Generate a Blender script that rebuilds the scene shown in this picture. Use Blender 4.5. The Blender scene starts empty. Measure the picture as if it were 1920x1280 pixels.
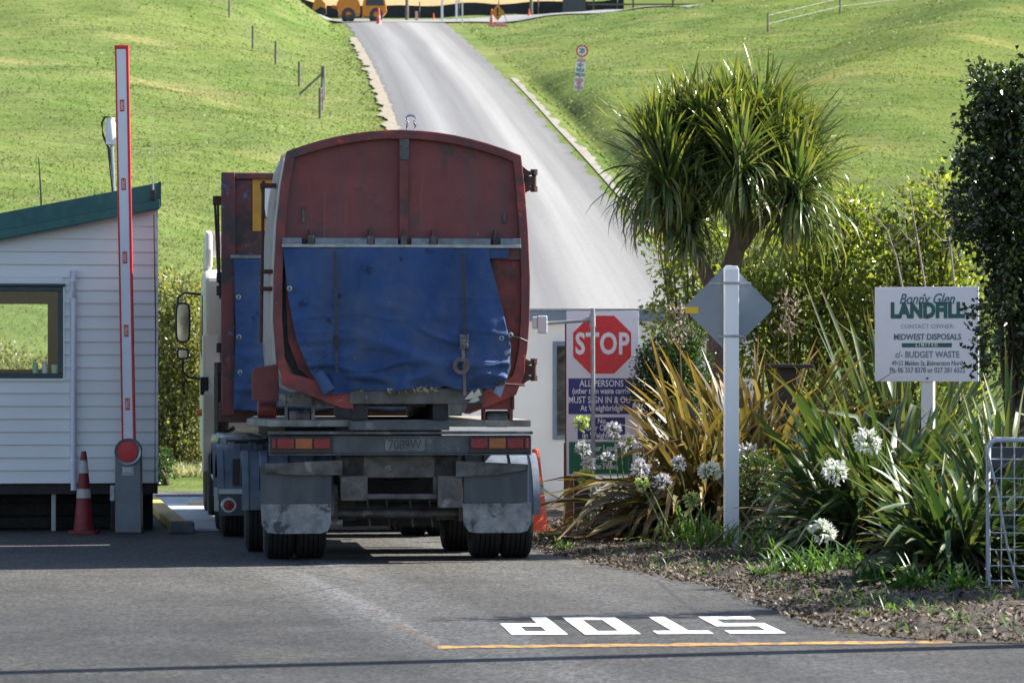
import bpy, math, random
import numpy as np
from mathutils import Vector, Matrix, noise

random.seed(7)
rng = np.random.default_rng(7)
R = math.radians
scene = bpy.context.scene
COL = scene.collection

# ------------------------------------------------------------------ camera, sky, sun, exposure
F = 6400.0          # focal length in photo pixels (120 mm on a 36 mm sensor, 1920 px wide)
HZ = 725.0          # horizon row
CH = 1.6            # camera height
cam_d = bpy.data.cameras.new("camera")
cam = bpy.data.objects.new("camera", cam_d)
COL.objects.link(cam)
cam.location = (0, 0, CH)
cam.rotation_euler = (R(90), 0, 0)
cam_d.lens = 120
cam_d.sensor_width = 36
cam_d.shift_y = (HZ - 640) / 1920
cam_d.clip_end = 3000
cam_d.clip_start = 0.5
cam_d.dof.use_dof = True
cam_d.dof.focus_distance = 32.5
cam_d.dof.aperture_fstop = 6.3
scene.camera = cam

SUN_AZ, SUN_EL = 72.0, 41.0      # degrees clockwise from +Y, and above the horizon
world = bpy.data.worlds.new("World")
scene.world = world
world.use_nodes = True
nt = world.node_tree
sky = nt.nodes.new("ShaderNodeTexSky")
sky.sky_type = 'NISHITA'
sky.sun_disc = False
sky.sun_elevation = R(SUN_EL)
sky.sun_rotation = R(SUN_AZ)
nt.links.new(sky.outputs[0], nt.nodes["Background"].inputs[0])
nt.nodes["Background"].inputs[1].default_value = 0.075
sun_d = bpy.data.lights.new("sun", 'SUN')
sun_d.energy = 5.0
sun_d.angle = R(0.5)
sun_d.color = (1.0, 0.95, 0.86)
sun = bpy.data.objects.new("sun", sun_d)
COL.objects.link(sun)
sdir = Vector((math.sin(R(SUN_AZ)) * math.cos(R(SUN_EL)), math.cos(R(SUN_AZ)) * math.cos(R(SUN_EL)), math.sin(R(SUN_EL))))
sun.rotation_euler = sdir.to_track_quat('Z', 'Y').to_euler()
sun.location = sdir * 60
scene.view_settings.view_transform = 'Standard'
scene.view_settings.look = 'None'
scene.view_settings.gamma = 1
scene.view_settings.exposure = 1.62

# ------------------------------------------------------------------ helpers
def at(px, py, d):
    return Vector(((px - 960) * d / F, d, CH - (py - HZ) * d / F))

def gr(px, py):
    d = CH * F / (py - HZ)
    return Vector(((px - 960) * d / F, d, 0))

def interp(x, xs, ys):
    return float(np.interp(x, xs, ys))

class MB:
    def __init__(s):
        s.v = []; s.f = []
    def add(s, vs, fs):
        n = len(s.v)
        s.v.extend([tuple(p) for p in vs])
        s.f.extend([tuple(i + n for i in f) for f in fs])
        return s
    def box(s, x0, x1, y0, y1, z0, z1, rot=None, piv=None):
        vs = [Vector((x, y, z)) for z in (z0, z1) for y in (y0, y1) for x in (x0, x1)]
        if rot is not None:
            c = Vector(piv) if piv is not None else Vector(((x0 + x1) / 2, (y0 + y1) / 2, (z0 + z1) / 2))
            vs = [rot @ (p - c) + c for p in vs]
        return s.add(vs, [(0, 2, 3, 1), (4, 5, 7, 6), (0, 1, 5, 4), (2, 6, 7, 3), (0, 4, 6, 2), (1, 3, 7, 5)])
    def cyl(s, p0, p1, r, n=14, r2=None, caps=True):
        p0 = Vector(p0); p1 = Vector(p1); r2 = r if r2 is None else r2
        q = (p1 - p0).to_track_quat('Z', 'Y')
        vs = []
        for p, rr in ((p0, r), (p1, r2)):
            for i in range(n):
                a = 2 * math.pi * i / n
                vs.append(p + q @ Vector((rr * math.cos(a), rr * math.sin(a), 0)))
        fs = [(i, (i + 1) % n, n + (i + 1) % n, n + i) for i in range(n)]
        if caps:
            fs += [tuple(range(n - 1, -1, -1)), tuple(range(n, 2 * n))]
        return s.add(vs, fs)
    def tube(s, pts, r, n=8, closed=False):
        pts = [Vector(p) for p in pts]
        m = len(pts)
        rs = r if hasattr(r, '__len__') else [r] * m
        vs = []
        for i, p in enumerate(pts):
            a = pts[(i - 1) % m] if (closed or i > 0) else pts[i]
            b = pts[(i + 1) % m] if (closed or i < m - 1) else pts[i]
            t = b - a
            q = t.to_track_quat('Z', 'Y')
            for k in range(n):
                an = 2 * math.pi * k / n
                vs.append(p + q @ Vector((rs[i] * math.cos(an), rs[i] * math.sin(an), 0)))
        fs = []
        for i in range(m if closed else m - 1):
            j = (i + 1) % m
            for k in range(n):
                fs.append((i * n + k, i * n + (k + 1) % n, j * n + (k + 1) % n, j * n + k))
        if not closed:
            fs += [tuple(range(n - 1, -1, -1)), tuple(range((m - 1) * n, m * n))]
        return s.add(vs, fs)
    def prism(s, poly, y0, y1):              # polygon in (x, z) extruded along y
        n = len(poly)
        vs = [(x, y0, z) for x, z in poly] + [(x, y1, z) for x, z in poly]
        fs = [tuple(range(n)), tuple(range(2 * n - 1, n - 1, -1))]
        fs += [(i, n + i, n + (i + 1) % n, (i + 1) % n) for i in range(n)]
        return s.add(vs, fs)
    def ring(s, outer, inner, y0, y1):
        n = len(outer)
        vs = [(x, y, z) for y in (y0, y1) for poly in (outer, inner) for x, z in poly]
        o0, i0, o1, i1 = 0, n, 2 * n, 3 * n
        fs = []
        for k in range(n):
            j = (k + 1) % n
            fs += [(o0 + k, o0 + j, i0 + j, i0 + k), (o1 + j, o1 + k, i1 + k, i1 + j),
                   (o0 + j, o0 + k, o1 + k, o1 + j), (i0 + k, i0 + j, i1 + j, i1 + k)]
        return s.add(vs, fs)
    def lathe(s, prof, n=32, axis='z', o=(0, 0, 0)):   # prof: (radius, position along axis)
        m = len(prof); o = Vector(o); vs = []
        for i in range(n):
            a = 2 * math.pi * i / n
            for r, t in prof:
                if axis == 'z': vs.append(o + Vector((r * math.cos(a), r * math.sin(a), t)))
                elif axis == 'x': vs.append(o + Vector((t, r * math.cos(a), r * math.sin(a))))
                else: vs.append(o + Vector((r * math.cos(a), t, r * math.sin(a))))
        fs = []
        for i in range(n):
            j = (i + 1) % n
            for k in range(m - 1):
                fs.append((i * m + k, j * m + k, j * m + k + 1, i * m + k + 1))
        return s.add(vs, fs)
    def build(s, name, mat, parent=None, smooth=False, bevel=0, loc=None):
        me = bpy.data.meshes.new(name)
        me.from_pydata(s.v, [], s.f)
        me.validate(); me.update()
        import bmesh
        bm = bmesh.new(); bm.from_mesh(me)
        bmesh.ops.recalc_face_normals(bm, faces=bm.faces)
        bm.to_mesh(me); bm.free()
        return link(name, me, mat, parent, smooth, bevel, loc)

def link(name, me, mat, parent=None, smooth=False, bevel=0, loc=None):
    o = bpy.data.objects.new(name, me)
    COL.objects.link(o)
    if mat is not None and len(me.materials) == 0: me.materials.append(mat)
    if parent is not None: o.parent = parent
    if loc is not None: o.location = loc
    if smooth:
        me.polygons.foreach_set('use_smooth', [True] * len(me.polygons))
        try: me.set_sharp_from_angle(angle=R(40))
        except Exception: pass
    if bevel:
        b = o.modifiers.new('bevel', 'BEVEL')
        b.width = bevel; b.segments = 2; b.limit_method = 'ANGLE'; b.angle_limit = R(35)
    return o

def tag(o, label=None, cat=None, group=None, kind=None):
    if label: o['label'] = label
    if cat: o['category'] = cat
    if group: o['group'] = group
    if kind: o['kind'] = kind
    return o

def thing(name, label, cat, loc=(0, 0, 0), rz=0, group=None):
    o = bpy.data.objects.new(name, None)
    COL.objects.link(o)
    o.location = loc; o.rotation_euler = (0, 0, rz)
    o.empty_display_size = 0.2
    return tag(o, label, cat, group)

def dup(root, loc, rz, label, group=None):
    r = root.copy(); COL.objects.link(r)
    r.location = loc; r.rotation_euler = (0, 0, rz)
    r['label'] = label
    if group: r['group'] = group
    for ch in list(root.children):
        c = ch.copy(); COL.objects.link(c); c.parent = r
        for g in list(ch.children):
            e = g.copy(); COL.objects.link(e); e.parent = c
    return r

def np_mesh(name, V, FQ, UV=None, smooth=False):
    """numpy mesh: V (N,3), FQ (M,k) all same k; UV (N,2) per vertex"""
    me = bpy.data.meshes.new(name)
    V = np.asarray(V, dtype=np.float32); FQ = np.asarray(FQ, dtype=np.int32)
    M, k = FQ.shape
    me.vertices.add(len(V)); me.vertices.foreach_set('co', V.ravel())
    me.loops.add(M * k); me.loops.foreach_set('vertex_index', FQ.ravel())
    me.polygons.add(M); me.polygons.foreach_set('loop_start', np.arange(M, dtype=np.int32) * k)
    if UV is not None:
        uv = me.uv_layers.new(name='UVMap')
        uv.data.foreach_set('uv', np.asarray(UV, dtype=np.float32)[FQ.ravel()].ravel())
    me.update(calc_edges=True)
    if smooth: me.polygons.foreach_set('use_smooth', np.ones(M, dtype=bool))
    return me

# ------------------------------------------------------------------ materials
MATS = {}
def new_mat(name):
    m = bpy.data.materials.new(name)
    m.use_nodes = True
    return m, m.node_tree, m.node_tree.nodes["Principled BSDF"]

def ramp(nt, fac, stops, interp_='LINEAR'):
    r = nt.nodes.new("ShaderNodeValToRGB")
    r.color_ramp.interpolation = interp_
    el = r.color_ramp.elements
    while len(el) < len(stops): el.new(0.5)
    for e, (p, c) in zip(el, stops):
        e.position = p
        e.color = (c[0], c[1], c[2], 1) if hasattr(c, '__len__') else (c, c, c, 1)
    nt.links.new(fac, r.inputs[0])
    return r.outputs[0]

def coords(nt, stretch=(1, 1, 1), rot=(0, 0, 0), kind='Object'):
    tc = nt.nodes.new("ShaderNodeTexCoord")
    mp = nt.nodes.new("ShaderNodeMapping")
    mp.inputs['Scale'].default_value = stretch
    mp.inputs['Rotation'].default_value = rot
    nt.links.new(tc.outputs[kind], mp.inputs[0])
    return mp.outputs[0]

def nz(nt, vec, scale, detail=5, rough=0.6, dist=0):
    n = nt.nodes.new("ShaderNodeTexNoise")
    n.inputs['Scale'].default_value = scale
    n.inputs['Detail'].default_value = detail
    n.inputs['Roughness'].default_value = rough
    n.inputs['Distortion'].default_value = dist
    nt.links.new(vec, n.inputs['Vector'])
    return n.outputs[0]

def mixc(nt, fac, a, b, mode='MIX'):
    m = nt.nodes.new("ShaderNodeMix")
    m.data_type = 'RGBA'; m.blend_type = mode
    for sock, val in ((m.inputs[0], fac), (m.inputs[6], a), (m.inputs[7], b)):
        if hasattr(val, 'links') or hasattr(val, 'is_output'): nt.links.new(val, sock)
        elif hasattr(val, '__len__'): sock.default_value = (val[0], val[1], val[2], 1)
        else: sock.default_value = val
    return m.outputs[2]

def bump(nt, bsdf, h, strength, dist=0.01):
    b = nt.nodes.new("ShaderNodeBump")
    b.inputs['Strength'].default_value = strength
    b.inputs['Distance'].default_value = dist
    nt.links.new(h, b.inputs['Height'])
    nt.links.new(b.outputs[0], bsdf.inputs['Normal'])

def M(name, c1, c2=None, scale=6, rough=0.6, metal=0, bmp=0, bscale=60, stretch=(1, 1, 1), patches=None, spec=0.5, lo=0.38, hi=0.62):
    """painted / raw surface: two-tone noise, optional list of patches (colour, scale, threshold, softness, stretch)"""
    if name in MATS: return MATS[name]
    m, nt, b = new_mat(name)
    b.inputs['Roughness'].default_value = rough
    b.inputs['Metallic'].default_value = metal
    b.inputs['Specular IOR Level'].default_value = spec
    v = coords(nt, stretch)
    c2 = c2 or tuple(x * 0.8 for x in c1)
    col = ramp(nt, nz(nt, v, scale), [(lo, c1), (hi, c2)])
    rr = None
    for p in (patches or []):
        pc, ps, th, soft = p[:4]
        pv = coords(nt, p[4]) if len(p) > 4 else v
        fac = ramp(nt, nz(nt, pv, ps, 8, 0.68), [(th, 0.0), (th + soft, 1.0)])
        col = mixc(nt, fac, col, pc)
    nt.links.new(col, b.inputs['Base Color'])
    r2 = ramp(nt, nz(nt, v, scale * 3), [(0.3, max(0.02, rough - 0.12)), (0.7, min(1, rough + 0.12))])
    nt.links.new(r2, b.inputs['Roughness'])
    if bmp: bump(nt, b, nz(nt, coords(nt), bscale, 6, 0.7), bmp)
    MATS[name] = m
    return m

def leaf_mat(name, stops, trans=0.35, rough=0.4, tip=None, tipat=0.75, spec=0.5, glow=(1.0, 1.0, 0.45)):
    """leaves: colour by island, optional tip colour along the blade (UV v), light passing through"""
    if name in MATS: return MATS[name]
    m, nt, b = new_mat(name)
    geo = nt.nodes.new("ShaderNodeNewGeometry")
    n = len(stops)
    col = ramp(nt, geo.outputs['Random Per Island'], [(i / max(1, n - 1), c) for i, c in enumerate(stops)])
    if tip is not None:
        tc = nt.nodes.new("ShaderNodeTexCoord")
        sp = nt.nodes.new("ShaderNodeSeparateXYZ")
        nt.links.new(tc.outputs['UV'], sp.inputs[0])
        fac = ramp(nt, sp.outputs[1], [(tipat, 0.0), (1.0, 0.9)])
        col = mixc(nt, fac, col, tip)
    b.inputs['Roughness'].default_value = rough
    b.inputs['Specular IOR Level'].default_value = spec
    nt.links.new(col, b.inputs['Base Color'])
    tr = nt.nodes.new("ShaderNodeBsdfTranslucent")
    tcol = mixc(nt, 1.0, col, glow, 'MULTIPLY')
    hs = nt.nodes.new("ShaderNodeHueSaturation")
    hs.inputs['Value'].default_value = 1.6
    nt.links.new(tcol, hs.inputs['Color'])
    nt.links.new(hs.outputs[0], tr.inputs[0])
    mx = nt.nodes.new("ShaderNodeMixShader")
    mx.inputs[0].default_value = trans
    nt.links.new(b.outputs[0], mx.inputs[1]); nt.links.new(tr.outputs[0], mx.inputs[2])
    nt.links.new(mx.outputs[0], nt.nodes["Material Output"].inputs[0])
    MATS[name] = m
    return m

def glass_mat(name, tint=(1, 1, 1), refl=0.12):
    m = bpy.data.materials.new(name); m.use_nodes = True
    nt = m.node_tree; nt.nodes.remove(nt.nodes["Principled BSDF"])
    t = nt.nodes.new("ShaderNodeBsdfTransparent"); t.inputs[0].default_value = (*tint, 1)
    g = nt.nodes.new("ShaderNodeBsdfGlossy"); g.inputs['Roughness'].default_value = 0.02
    x = nt.nodes.new("ShaderNodeMixShader"); x.inputs[0].default_value = refl
    nt.links.new(t.outputs[0], x.inputs[1]); nt.links.new(g.outputs[0], x.inputs[2])
    nt.links.new(x.outputs[0], nt.nodes["Material Output"].inputs[0])
    return m

maroon = M('maroon_paint', (.215, .052, .050), (.165, .040, .041), 2.0, .6, 0, .12, 40,
           patches=[((.105, .060, .058), 2.0, .46, .24, (2.6, 1, .22)), ((.075, .045, .044), 3.4, .57, .12), ((.27, .085, .05), 2.6, .60, .10, (4, 1, .30)), ((.36, .33, .32), 16, .70, .02, (1, 1, .3)), ((.05, .035, .035), 26, .66, .03)])
maroon_frame = M('worn_maroon_frame', (.20, .040, .038), (.11, .027, .028), 3, .5, 0, .2, 50,
           patches=[((.05, .04, .04), 2.6, .52, .12), ((.42, .055, .035), 2.0, .575, .06), ((.30, .30, .32), 10, .66, .03)])
red_worn = M('worn_red_steel', (.30, .040, .032), (.12, .028, .028), 4, .5, 0, .3, 45,
           patches=[((.03, .026, .026), 3.2, .54, .1), ((.33, .30, .28), 7, .66, .03)])
rusty = M('rusty_bin_panel', (.145, .032, .036), (.09, .027, .033), 3, .55, 0, .2, 40,
           patches=[((.045, .035, .04), 2.2, .50, .08), ((.06, .13, .27), 7.5, .60, .04), ((.03, .026, .03), 1.3, .55, .06), ((.2, .05, .045), 4, .6, .06)])
dirty_steel = M('grimy_steel', (.120, .117, .114), (.060, .055, .051), 6, .55, .3, .3, 50,
           patches=[((.22, .215, .21), 5, .57, .08), ((.14, .09, .06), 4, .60, .1), ((.03, .028, .026), 3, .58, .08)])
scraped = M('scraped_steel', (.16, .155, .15), (.07, .065, .06), 5, .55, .2, .4, 40, (1, 1, .5),
           patches=[((.42, .41, .40), 6, .60, .04), ((.16, .06, .045), 3, .64, .08)])
black_steel = M('black_chassis', (.022, .022, .024), (.012, .012, .013), 6, .6, 0, .2, 50, patches=[((.07, .065, .06), 5, .62, .1)])
beam_grey = M('tail_beam_grey', (.095, .108, .12), (.055, .06, .064), 4, .55, .1, .2, 60, patches=[((.17, .165, .155), 5, .56, .10), ((.03, .03, .03), 7, .60, .08), ((.11, .07, .05), 6, .64, .05)])
galv = M('galvanised', (.36, .39, .42), (.27, .29, .32), 12, .42, .5, .1, 80)
hinge_metal = M('blue_grey_hinge', (.20, .25, .30), (.13, .15, .17), 8, .45, .5, .15, 60, patches=[((.4, .4, .4), 9, .66, .05)])
rubber = M('tyre_rubber', (.012, .012, .013), (.02, .02, .02), 9, .75, 0, .3, 60, patches=[((.05, .048, .045), 4, .64, .12)])
flap_dark = M('mud_flap_rubber', (.070, .080, .092), (.042, .048, .056), 4, .6, 0, .15, 30, (1, 1, .35), patches=[((.09, .09, .09), 5, .62, .1)])
flap_pale = M('mud_flap_scuffed', (.27, .28, .29), (.14, .145, .15), 7, .65, 0, .25, 40, patches=[((.05, .05, .055), 5, .55, .06)])
guard_mat = M('mudguard_plastic', (.150, .178, .225), (.105, .125, .16), 5, .42, 0, .08, 30, patches=[((.13, .14, .15), 6, .66, .1)])
bin_cream = M('cream_bin_side', (.55, .52, .48), (.46, .43, .40), 3, .5, 0, .1, 30, patches=[((.22, .19, .17), 3, .60, .1)])  # the bin side's own cream paint
cab_white = M('cab_white_paint', (.74, .71, .66), (.68, .65, .60), 2, .35, 0, .02, 30, patches=[((.4, .37, .33), 4, .66, .12)])
alu = M('aluminium_plate', (.52, .56, .58), (.42, .46, .48), 5, .38, .5, .1, 40, (1, 1, .4))
chrome = M('polished_chrome', (.75, .75, .77), (.65, .65, .67), 5, .12, 1)
lens_red = M('tail_lamp_red', (.24, .014, .018), (.17, .011, .014), 20, .25, 0, .2, 120)
lens_amber = M('tail_lamp_amber', (.34, .10, .025), (.27, .08, .02), 20, .25, 0, .2, 120)
rust_brown = M('brown_rust', (.085, .035, .028), (.05, .022, .018), 8, .75, 0, .4, 60)
strap_mat = M('webbing', (.05, .055, .075), (.035, .04, .05), 20, .8, 0, .3, 200)
strap_brown = M('dirty_webbing', (.24, .185, .16), (.17, .13, .115), 12, .8, 0, .3, 200)
black_plastic = M('black_plastic', (.015, .015, .016), (.022, .022, .023), 10, .45)
white_paint = M('white_paint', (.78, .79, .80), (.70, .71, .72), 3, .45, 0, .05, 30)
post_white = M('white_post_paint', (.76, .79, .83), (.68, .71, .76), 3, .5, 0, .12, 40, (1, 1, .2), patches=[((.45, .46, .45), 5, .68, .1)])
hut_white = M('hut_weatherboard', (.79, .785, .78), (.72, .715, .71), 1.5, .55, 0, .08, 40, (.3, 1, 1), patches=[((.42, .40, .38), 1.3, .62, .2), ((.36, .34, .32), 6, .74, .04)])
office_white = M('office_wall', (.83, .84, .84), (.79, .80, .80), 1.5, .5, 0, .03, 30)
teal = M('teal_roof_iron', (.012, .105, .105), (.010, .085, .09), 3, .35, .1, .03, 30)
teal_dark = M('teal_window_frame', (.010, .055, .060), (.008, .04, .046), 3, .35)
blue_grey = M('blue_grey_trim', (.19, .25, .33), (.16, .21, .29), 4, .4)
sign_lilac = M('sign_board_white', (.85, .83, .88), (.82, .80, .85), 2, .4)
sign_red = M('sign_red', (.72, .010, .024), (.66, .010, .022), 3, .3)
sign_white = M('sign_lettering_white', (.86, .86, .86), (.82, .82, .82), 6, .4)
sign_blue = M('sign_navy', (.020, .026, .21), (.018, .022, .18), 3, .35)
sign_green = M('sign_green', (.006, .16, .085), (.005, .14, .075), 3, .35)
letter_green = M('lettering_dark_green', (.012, .11, .105), (.010, .09, .085), 6, .4)
letter_grey = M('lettering_grey', (.33, .35, .40), (.30, .32, .36), 6, .4)
letter_slate = M('lettering_slate', (.10, .16, .21), (.08, .13, .18), 6, .4)
landfill_white = M('landfill_board', (.74, .76, .84), (.70, .72, .80), 2, .35)
grey_back = M('sign_back_grey', (.22, .255, .30), (.20, .235, .28), 4, .45, .2)
yellow_paint = M('yellow_kerb_paint', (.62, .38, .06), (.45, .29, .08), 6, .6, 0, .3, 40, patches=[((.25, .22, .18), 6, .6, .08)])
concrete = M('concrete', (.42, .41, .38), (.33, .32, .30), 5, .85, 0, .3, 40, patches=[((.2, .19, .18), 3, .64, .1)])
dark_concrete = M('dark_concrete', (.10, .10, .10), (.06, .06, .06), 6, .85, 0, .4, 40)
bark = M('tree_bark', (.17, .125, .095), (.09, .065, .05), 9, .85, 0, .8, 45, (1, 1, .25))
bark_dark = M('dark_bark', (.07, .055, .045), (.04, .03, .026), 9, .85, 0, .8, 45)
twig_pale = M('pale_bare_wood', (.36, .31, .27), (.24, .20, .17), 10, .8, 0, .4, 60)
wood_post = M('weathered_post', (.20, .175, .15), (.12, .105, .09), 8, .85, 0, .5, 40, (1, 1, .2))
timber_brown = M('brown_timber', (.20, .105, .06), (.14, .075, .045), 8, .75, 0, .4, 40, (1, 1, .2))
dark_wood = M('dark_wood', (.030, .026, .026), (.02, .018, .018), 8, .7, 0, .4, 40)
cone_orange = M('cone_orange', (.80, .085, .030), (.72, .075, .028), 5, .5)
cone_red = M('cone_red', (.19, .010, .012), (.14, .009, .010), 5, .55, patches=[((.16, .02, .02), 7, .62, .1)])
cone_band = M('cone_reflective', (.46, .44, .43), (.34, .33, .32), 10, .5, 0, .2, 60, patches=[((.10, .09, .09), 11, .62, .03)])
boom_red = M('boom_red', (.60, .022, .035), (.54, .02, .03), 4, .4)
boom_white = M('boom_white', (.72, .74, .80), (.68, .70, .76), 3, .35)
cab_grey = M('barrier_grey', (.17, .185, .215), (.14, .155, .18), 5, .45, .2, .05, 60)
digger_orange = M('machine_orange', (.62, .22, .015), (.54, .19, .014), 4, .4)
dark_glass = M('dark_glass', (.02, .025, .035), (.015, .02, .03), 4, .08)
silt_cloth = M('black_silt_cloth', (.010, .011, .018), (.016, .017, .022), 3, .7)
cladding_brown = M('interior_wall', (.30, .27, .17), (.26, .23, .15), 3, .7)
paper = M('paper', (.7, .66, .6), (.6, .56, .5), 6, .7)
glass = glass_mat('window_glass', (.97, .99, .97), .035)

def tarp_mat():
    m, nt, b = new_mat('blue_tarpaulin')
    v = coords(nt)
    col = ramp(nt, nz(nt, v, 1.6, 6), [(.36, (.019, .048, .140)), (.64, (.034, .082, .215))])
    dust = ramp(nt, nz(nt, coords(nt, (1, 1, .6)), 2.4, 8, .7), [(.46, 0.0), (.70, .6)])
    col = mixc(nt, dust, col, (.095, .112, .150))
    dark = ramp(nt, nz(nt, v, 4.4, 4), [(.64, 0.0), (.70, .7)])
    col = mixc(nt, dark, col, (.010, .018, .06))
    spot = ramp(nt, nz(nt, v, 34, 2), [(.745, 0.0), (.76, .7)])
    col = mixc(nt, spot, col, (.28, .27, .24))
    # grime that has collected along the lower hem
    sp = nt.nodes.new("ShaderNodeSeparateXYZ"); nt.links.new(v, sp.inputs[0])
    hem = ramp(nt, sp.outputs[2], [(.0, 1.0), (.02, 0.0)])
    b.inputs['Roughness'].default_value = .78
    b.inputs['Specular IOR Level'].default_value = .3
    nt.links.new(col, b.inputs['Base Color'])
    bump(nt, b, nz(nt, v, 4, 7, .55, .5), .28, .04)
    return m
tarp_blue = tarp_mat()

def asphalt_mat(name, base, pale, streak_dir=0, streak=0.5, streak_scale=(1.7, .04, 1), fine=70, blotch=.35, aggregate=.5):
    m, nt, b = new_mat(name)
    v = coords(nt)
    col = ramp(nt, nz(nt, v, .45, 6, .62), [(.35, tuple(x * (1 - blotch) for x in base)), (.65, tuple(x * (1 + blotch) for x in base))])
    s = ramp(nt, nz(nt, coords(nt, streak_scale, (0, 0, streak_dir)), 1.0, 4, .55), [(.46, 0.0), (.66, streak)])
    col = mixc(nt, s, col, pale)
    vo = nt.nodes.new("ShaderNodeTexVoronoi"); vo.inputs['Scale'].default_value = fine
    nt.links.new(v, vo.inputs['Vector'])
    stone = ramp(nt, vo.outputs['Color'], [(.2, 1 - aggregate), (.8, 1 + aggregate)])
    col = mixc(nt, 1.0, col, stone, 'MULTIPLY')
    nt.links.new(col, b.inputs['Base Color'])
    b.inputs['Roughness'].default_value = .82
    b.inputs['Specular IOR Level'].default_value = .35
    bump(nt, b, vo.outputs['Distance'], .6, .006)
    return m

def grass_color(nt):
    v = coords(nt)
    big = nz(nt, v, .035, 4, .55)
    col = ramp(nt, big, [(.38, (.084, .138, .022)), (.62, (.124, .165, .032))])
    mid = ramp(nt, nz(nt, coords(nt, (1, .6, 1)), .35, 6, .65), [(.40, 0.0), (.66, .75)])
    col = mixc(nt, mid, col, (.160, .185, .056))
    dk = ramp(nt, nz(nt, coords(nt, (.5, 1, 1)), .9, 7, .7), [(.54, 0.0), (.74, .6)])
    col = mixc(nt, dk, col, (.060, .105, .015))
    ter = ramp(nt, nz(nt, coords(nt, (.25, 1.1, 1)), 1.3, 6, .7), [(.36, .78), (.64, 1.18)])
    col = mixc(nt, 1.0, col, ter, 'MULTIPLY')
    clump = ramp(nt, nz(nt, coords(nt, (.8, 1, 1)), .55, 2, .5), [(.66, 0.0), (.73, .8)])
    col = mixc(nt, clump, col, (.070, .120, .020))
    dry = ramp(nt, nz(nt, v, .11, 5, .6), [(.58, 0.0), (.74, .65)])
    col = mixc(nt, dry, col, (.30, .25, .105))
    spx = nt.nodes.new("ShaderNodeSeparateXYZ"); nt.links.new(v, spx.inputs[0])
    mrx = nt.nodes.new("ShaderNodeMapRange"); nt.links.new(spx.outputs[0], mrx.inputs[0])
    mrx.inputs[1].default_value = -4; mrx.inputs[2].default_value = 16
    col = mixc(nt, mrx.outputs[0], col, mixc(nt, 1.0, col, (.80, .84, .55), 'MULTIPLY'))
    return col, v

def grass_ground_mat():
    m, nt, b = new_mat('pasture')
    col, v = grass_color(nt)
    fine = ramp(nt, nz(nt, coords(nt, (1, .5, 1)), 6, 6, .75), [(.3, .72), (.7, 1.22)])
    col = mixc(nt, 1.0, col, fine, 'MULTIPLY')
    # the dry brown field past the road works
    sp = nt.nodes.new("ShaderNodeSeparateXYZ"); nt.links.new(v, sp.inputs[0])
    mr = nt.nodes.new("ShaderNodeMapRange"); nt.links.new(sp.outputs[1], mr.inputs[0])
    mr.inputs[1].default_value = 264; mr.inputs[2].default_value = 267
    mx = nt.nodes.new("ShaderNodeMapRange"); nt.links.new(sp.outputs[0], mx.inputs[0])
    mx.inputs[1].default_value = 7; mx.inputs[2].default_value = 4
    ml = nt.nodes.new("ShaderNodeMapRange"); nt.links.new(sp.outputs[0], ml.inputs[0])
    ml.inputs[1].default_value = -19; ml.inputs[2].default_value = -16
    mm = nt.nodes.new("ShaderNodeMath"); mm.operation = 'MULTIPLY'
    nt.links.new(mr.outputs[0], mm.inputs[0]); nt.links.new(mx.outputs[0], mm.inputs[1])
    mm2 = nt.nodes.new("ShaderNodeMath"); mm2.operation = 'MULTIPLY'
    nt.links.new(mm.outputs[0], mm2.inputs[0]); nt.links.new(ml.outputs[0], mm2.inputs[1])
    col = mixc(nt, mm2.outputs[0], col, (.36, .25, .12))
    nt.links.new(col, b.inputs['Base Color'])
    b.inputs['Roughness'].default_value = .9
    b.inputs['Specular IOR Level'].default_value = .15
    bump(nt, b, nz(nt, coords(nt, (1, .6, 1)), 3.2, 9, .75), .9, .16)
    return m

def grass_blade_mat():
    m, nt, b = new_mat('grass_blades')
    col, v = grass_color(nt)
    geo = nt.nodes.new("ShaderNodeNewGeometry")
    k = ramp(nt, geo.outputs['Random Per Island'], [(0, .75), (1, 1.3)])
    col = mixc(nt, 1.0, col, k, 'MULTIPLY')
    nt.links.new(col, b.inputs['Base Color'])
    b.inputs['Roughness'].default_value = .5
    tr = nt.nodes.new("ShaderNodeBsdfTranslucent"); nt.links.new(col, tr.inputs[0])
    mx = nt.nodes.new("ShaderNodeMixShader"); mx.inputs[0].default_value = .6
    nt.links.new(b.outputs[0], mx.inputs[1]); nt.links.new(tr.outputs[0], mx.inputs[2])
    nt.links.new(mx.outputs[0], nt.nodes["Material Output"].inputs[0])
    return m

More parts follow.
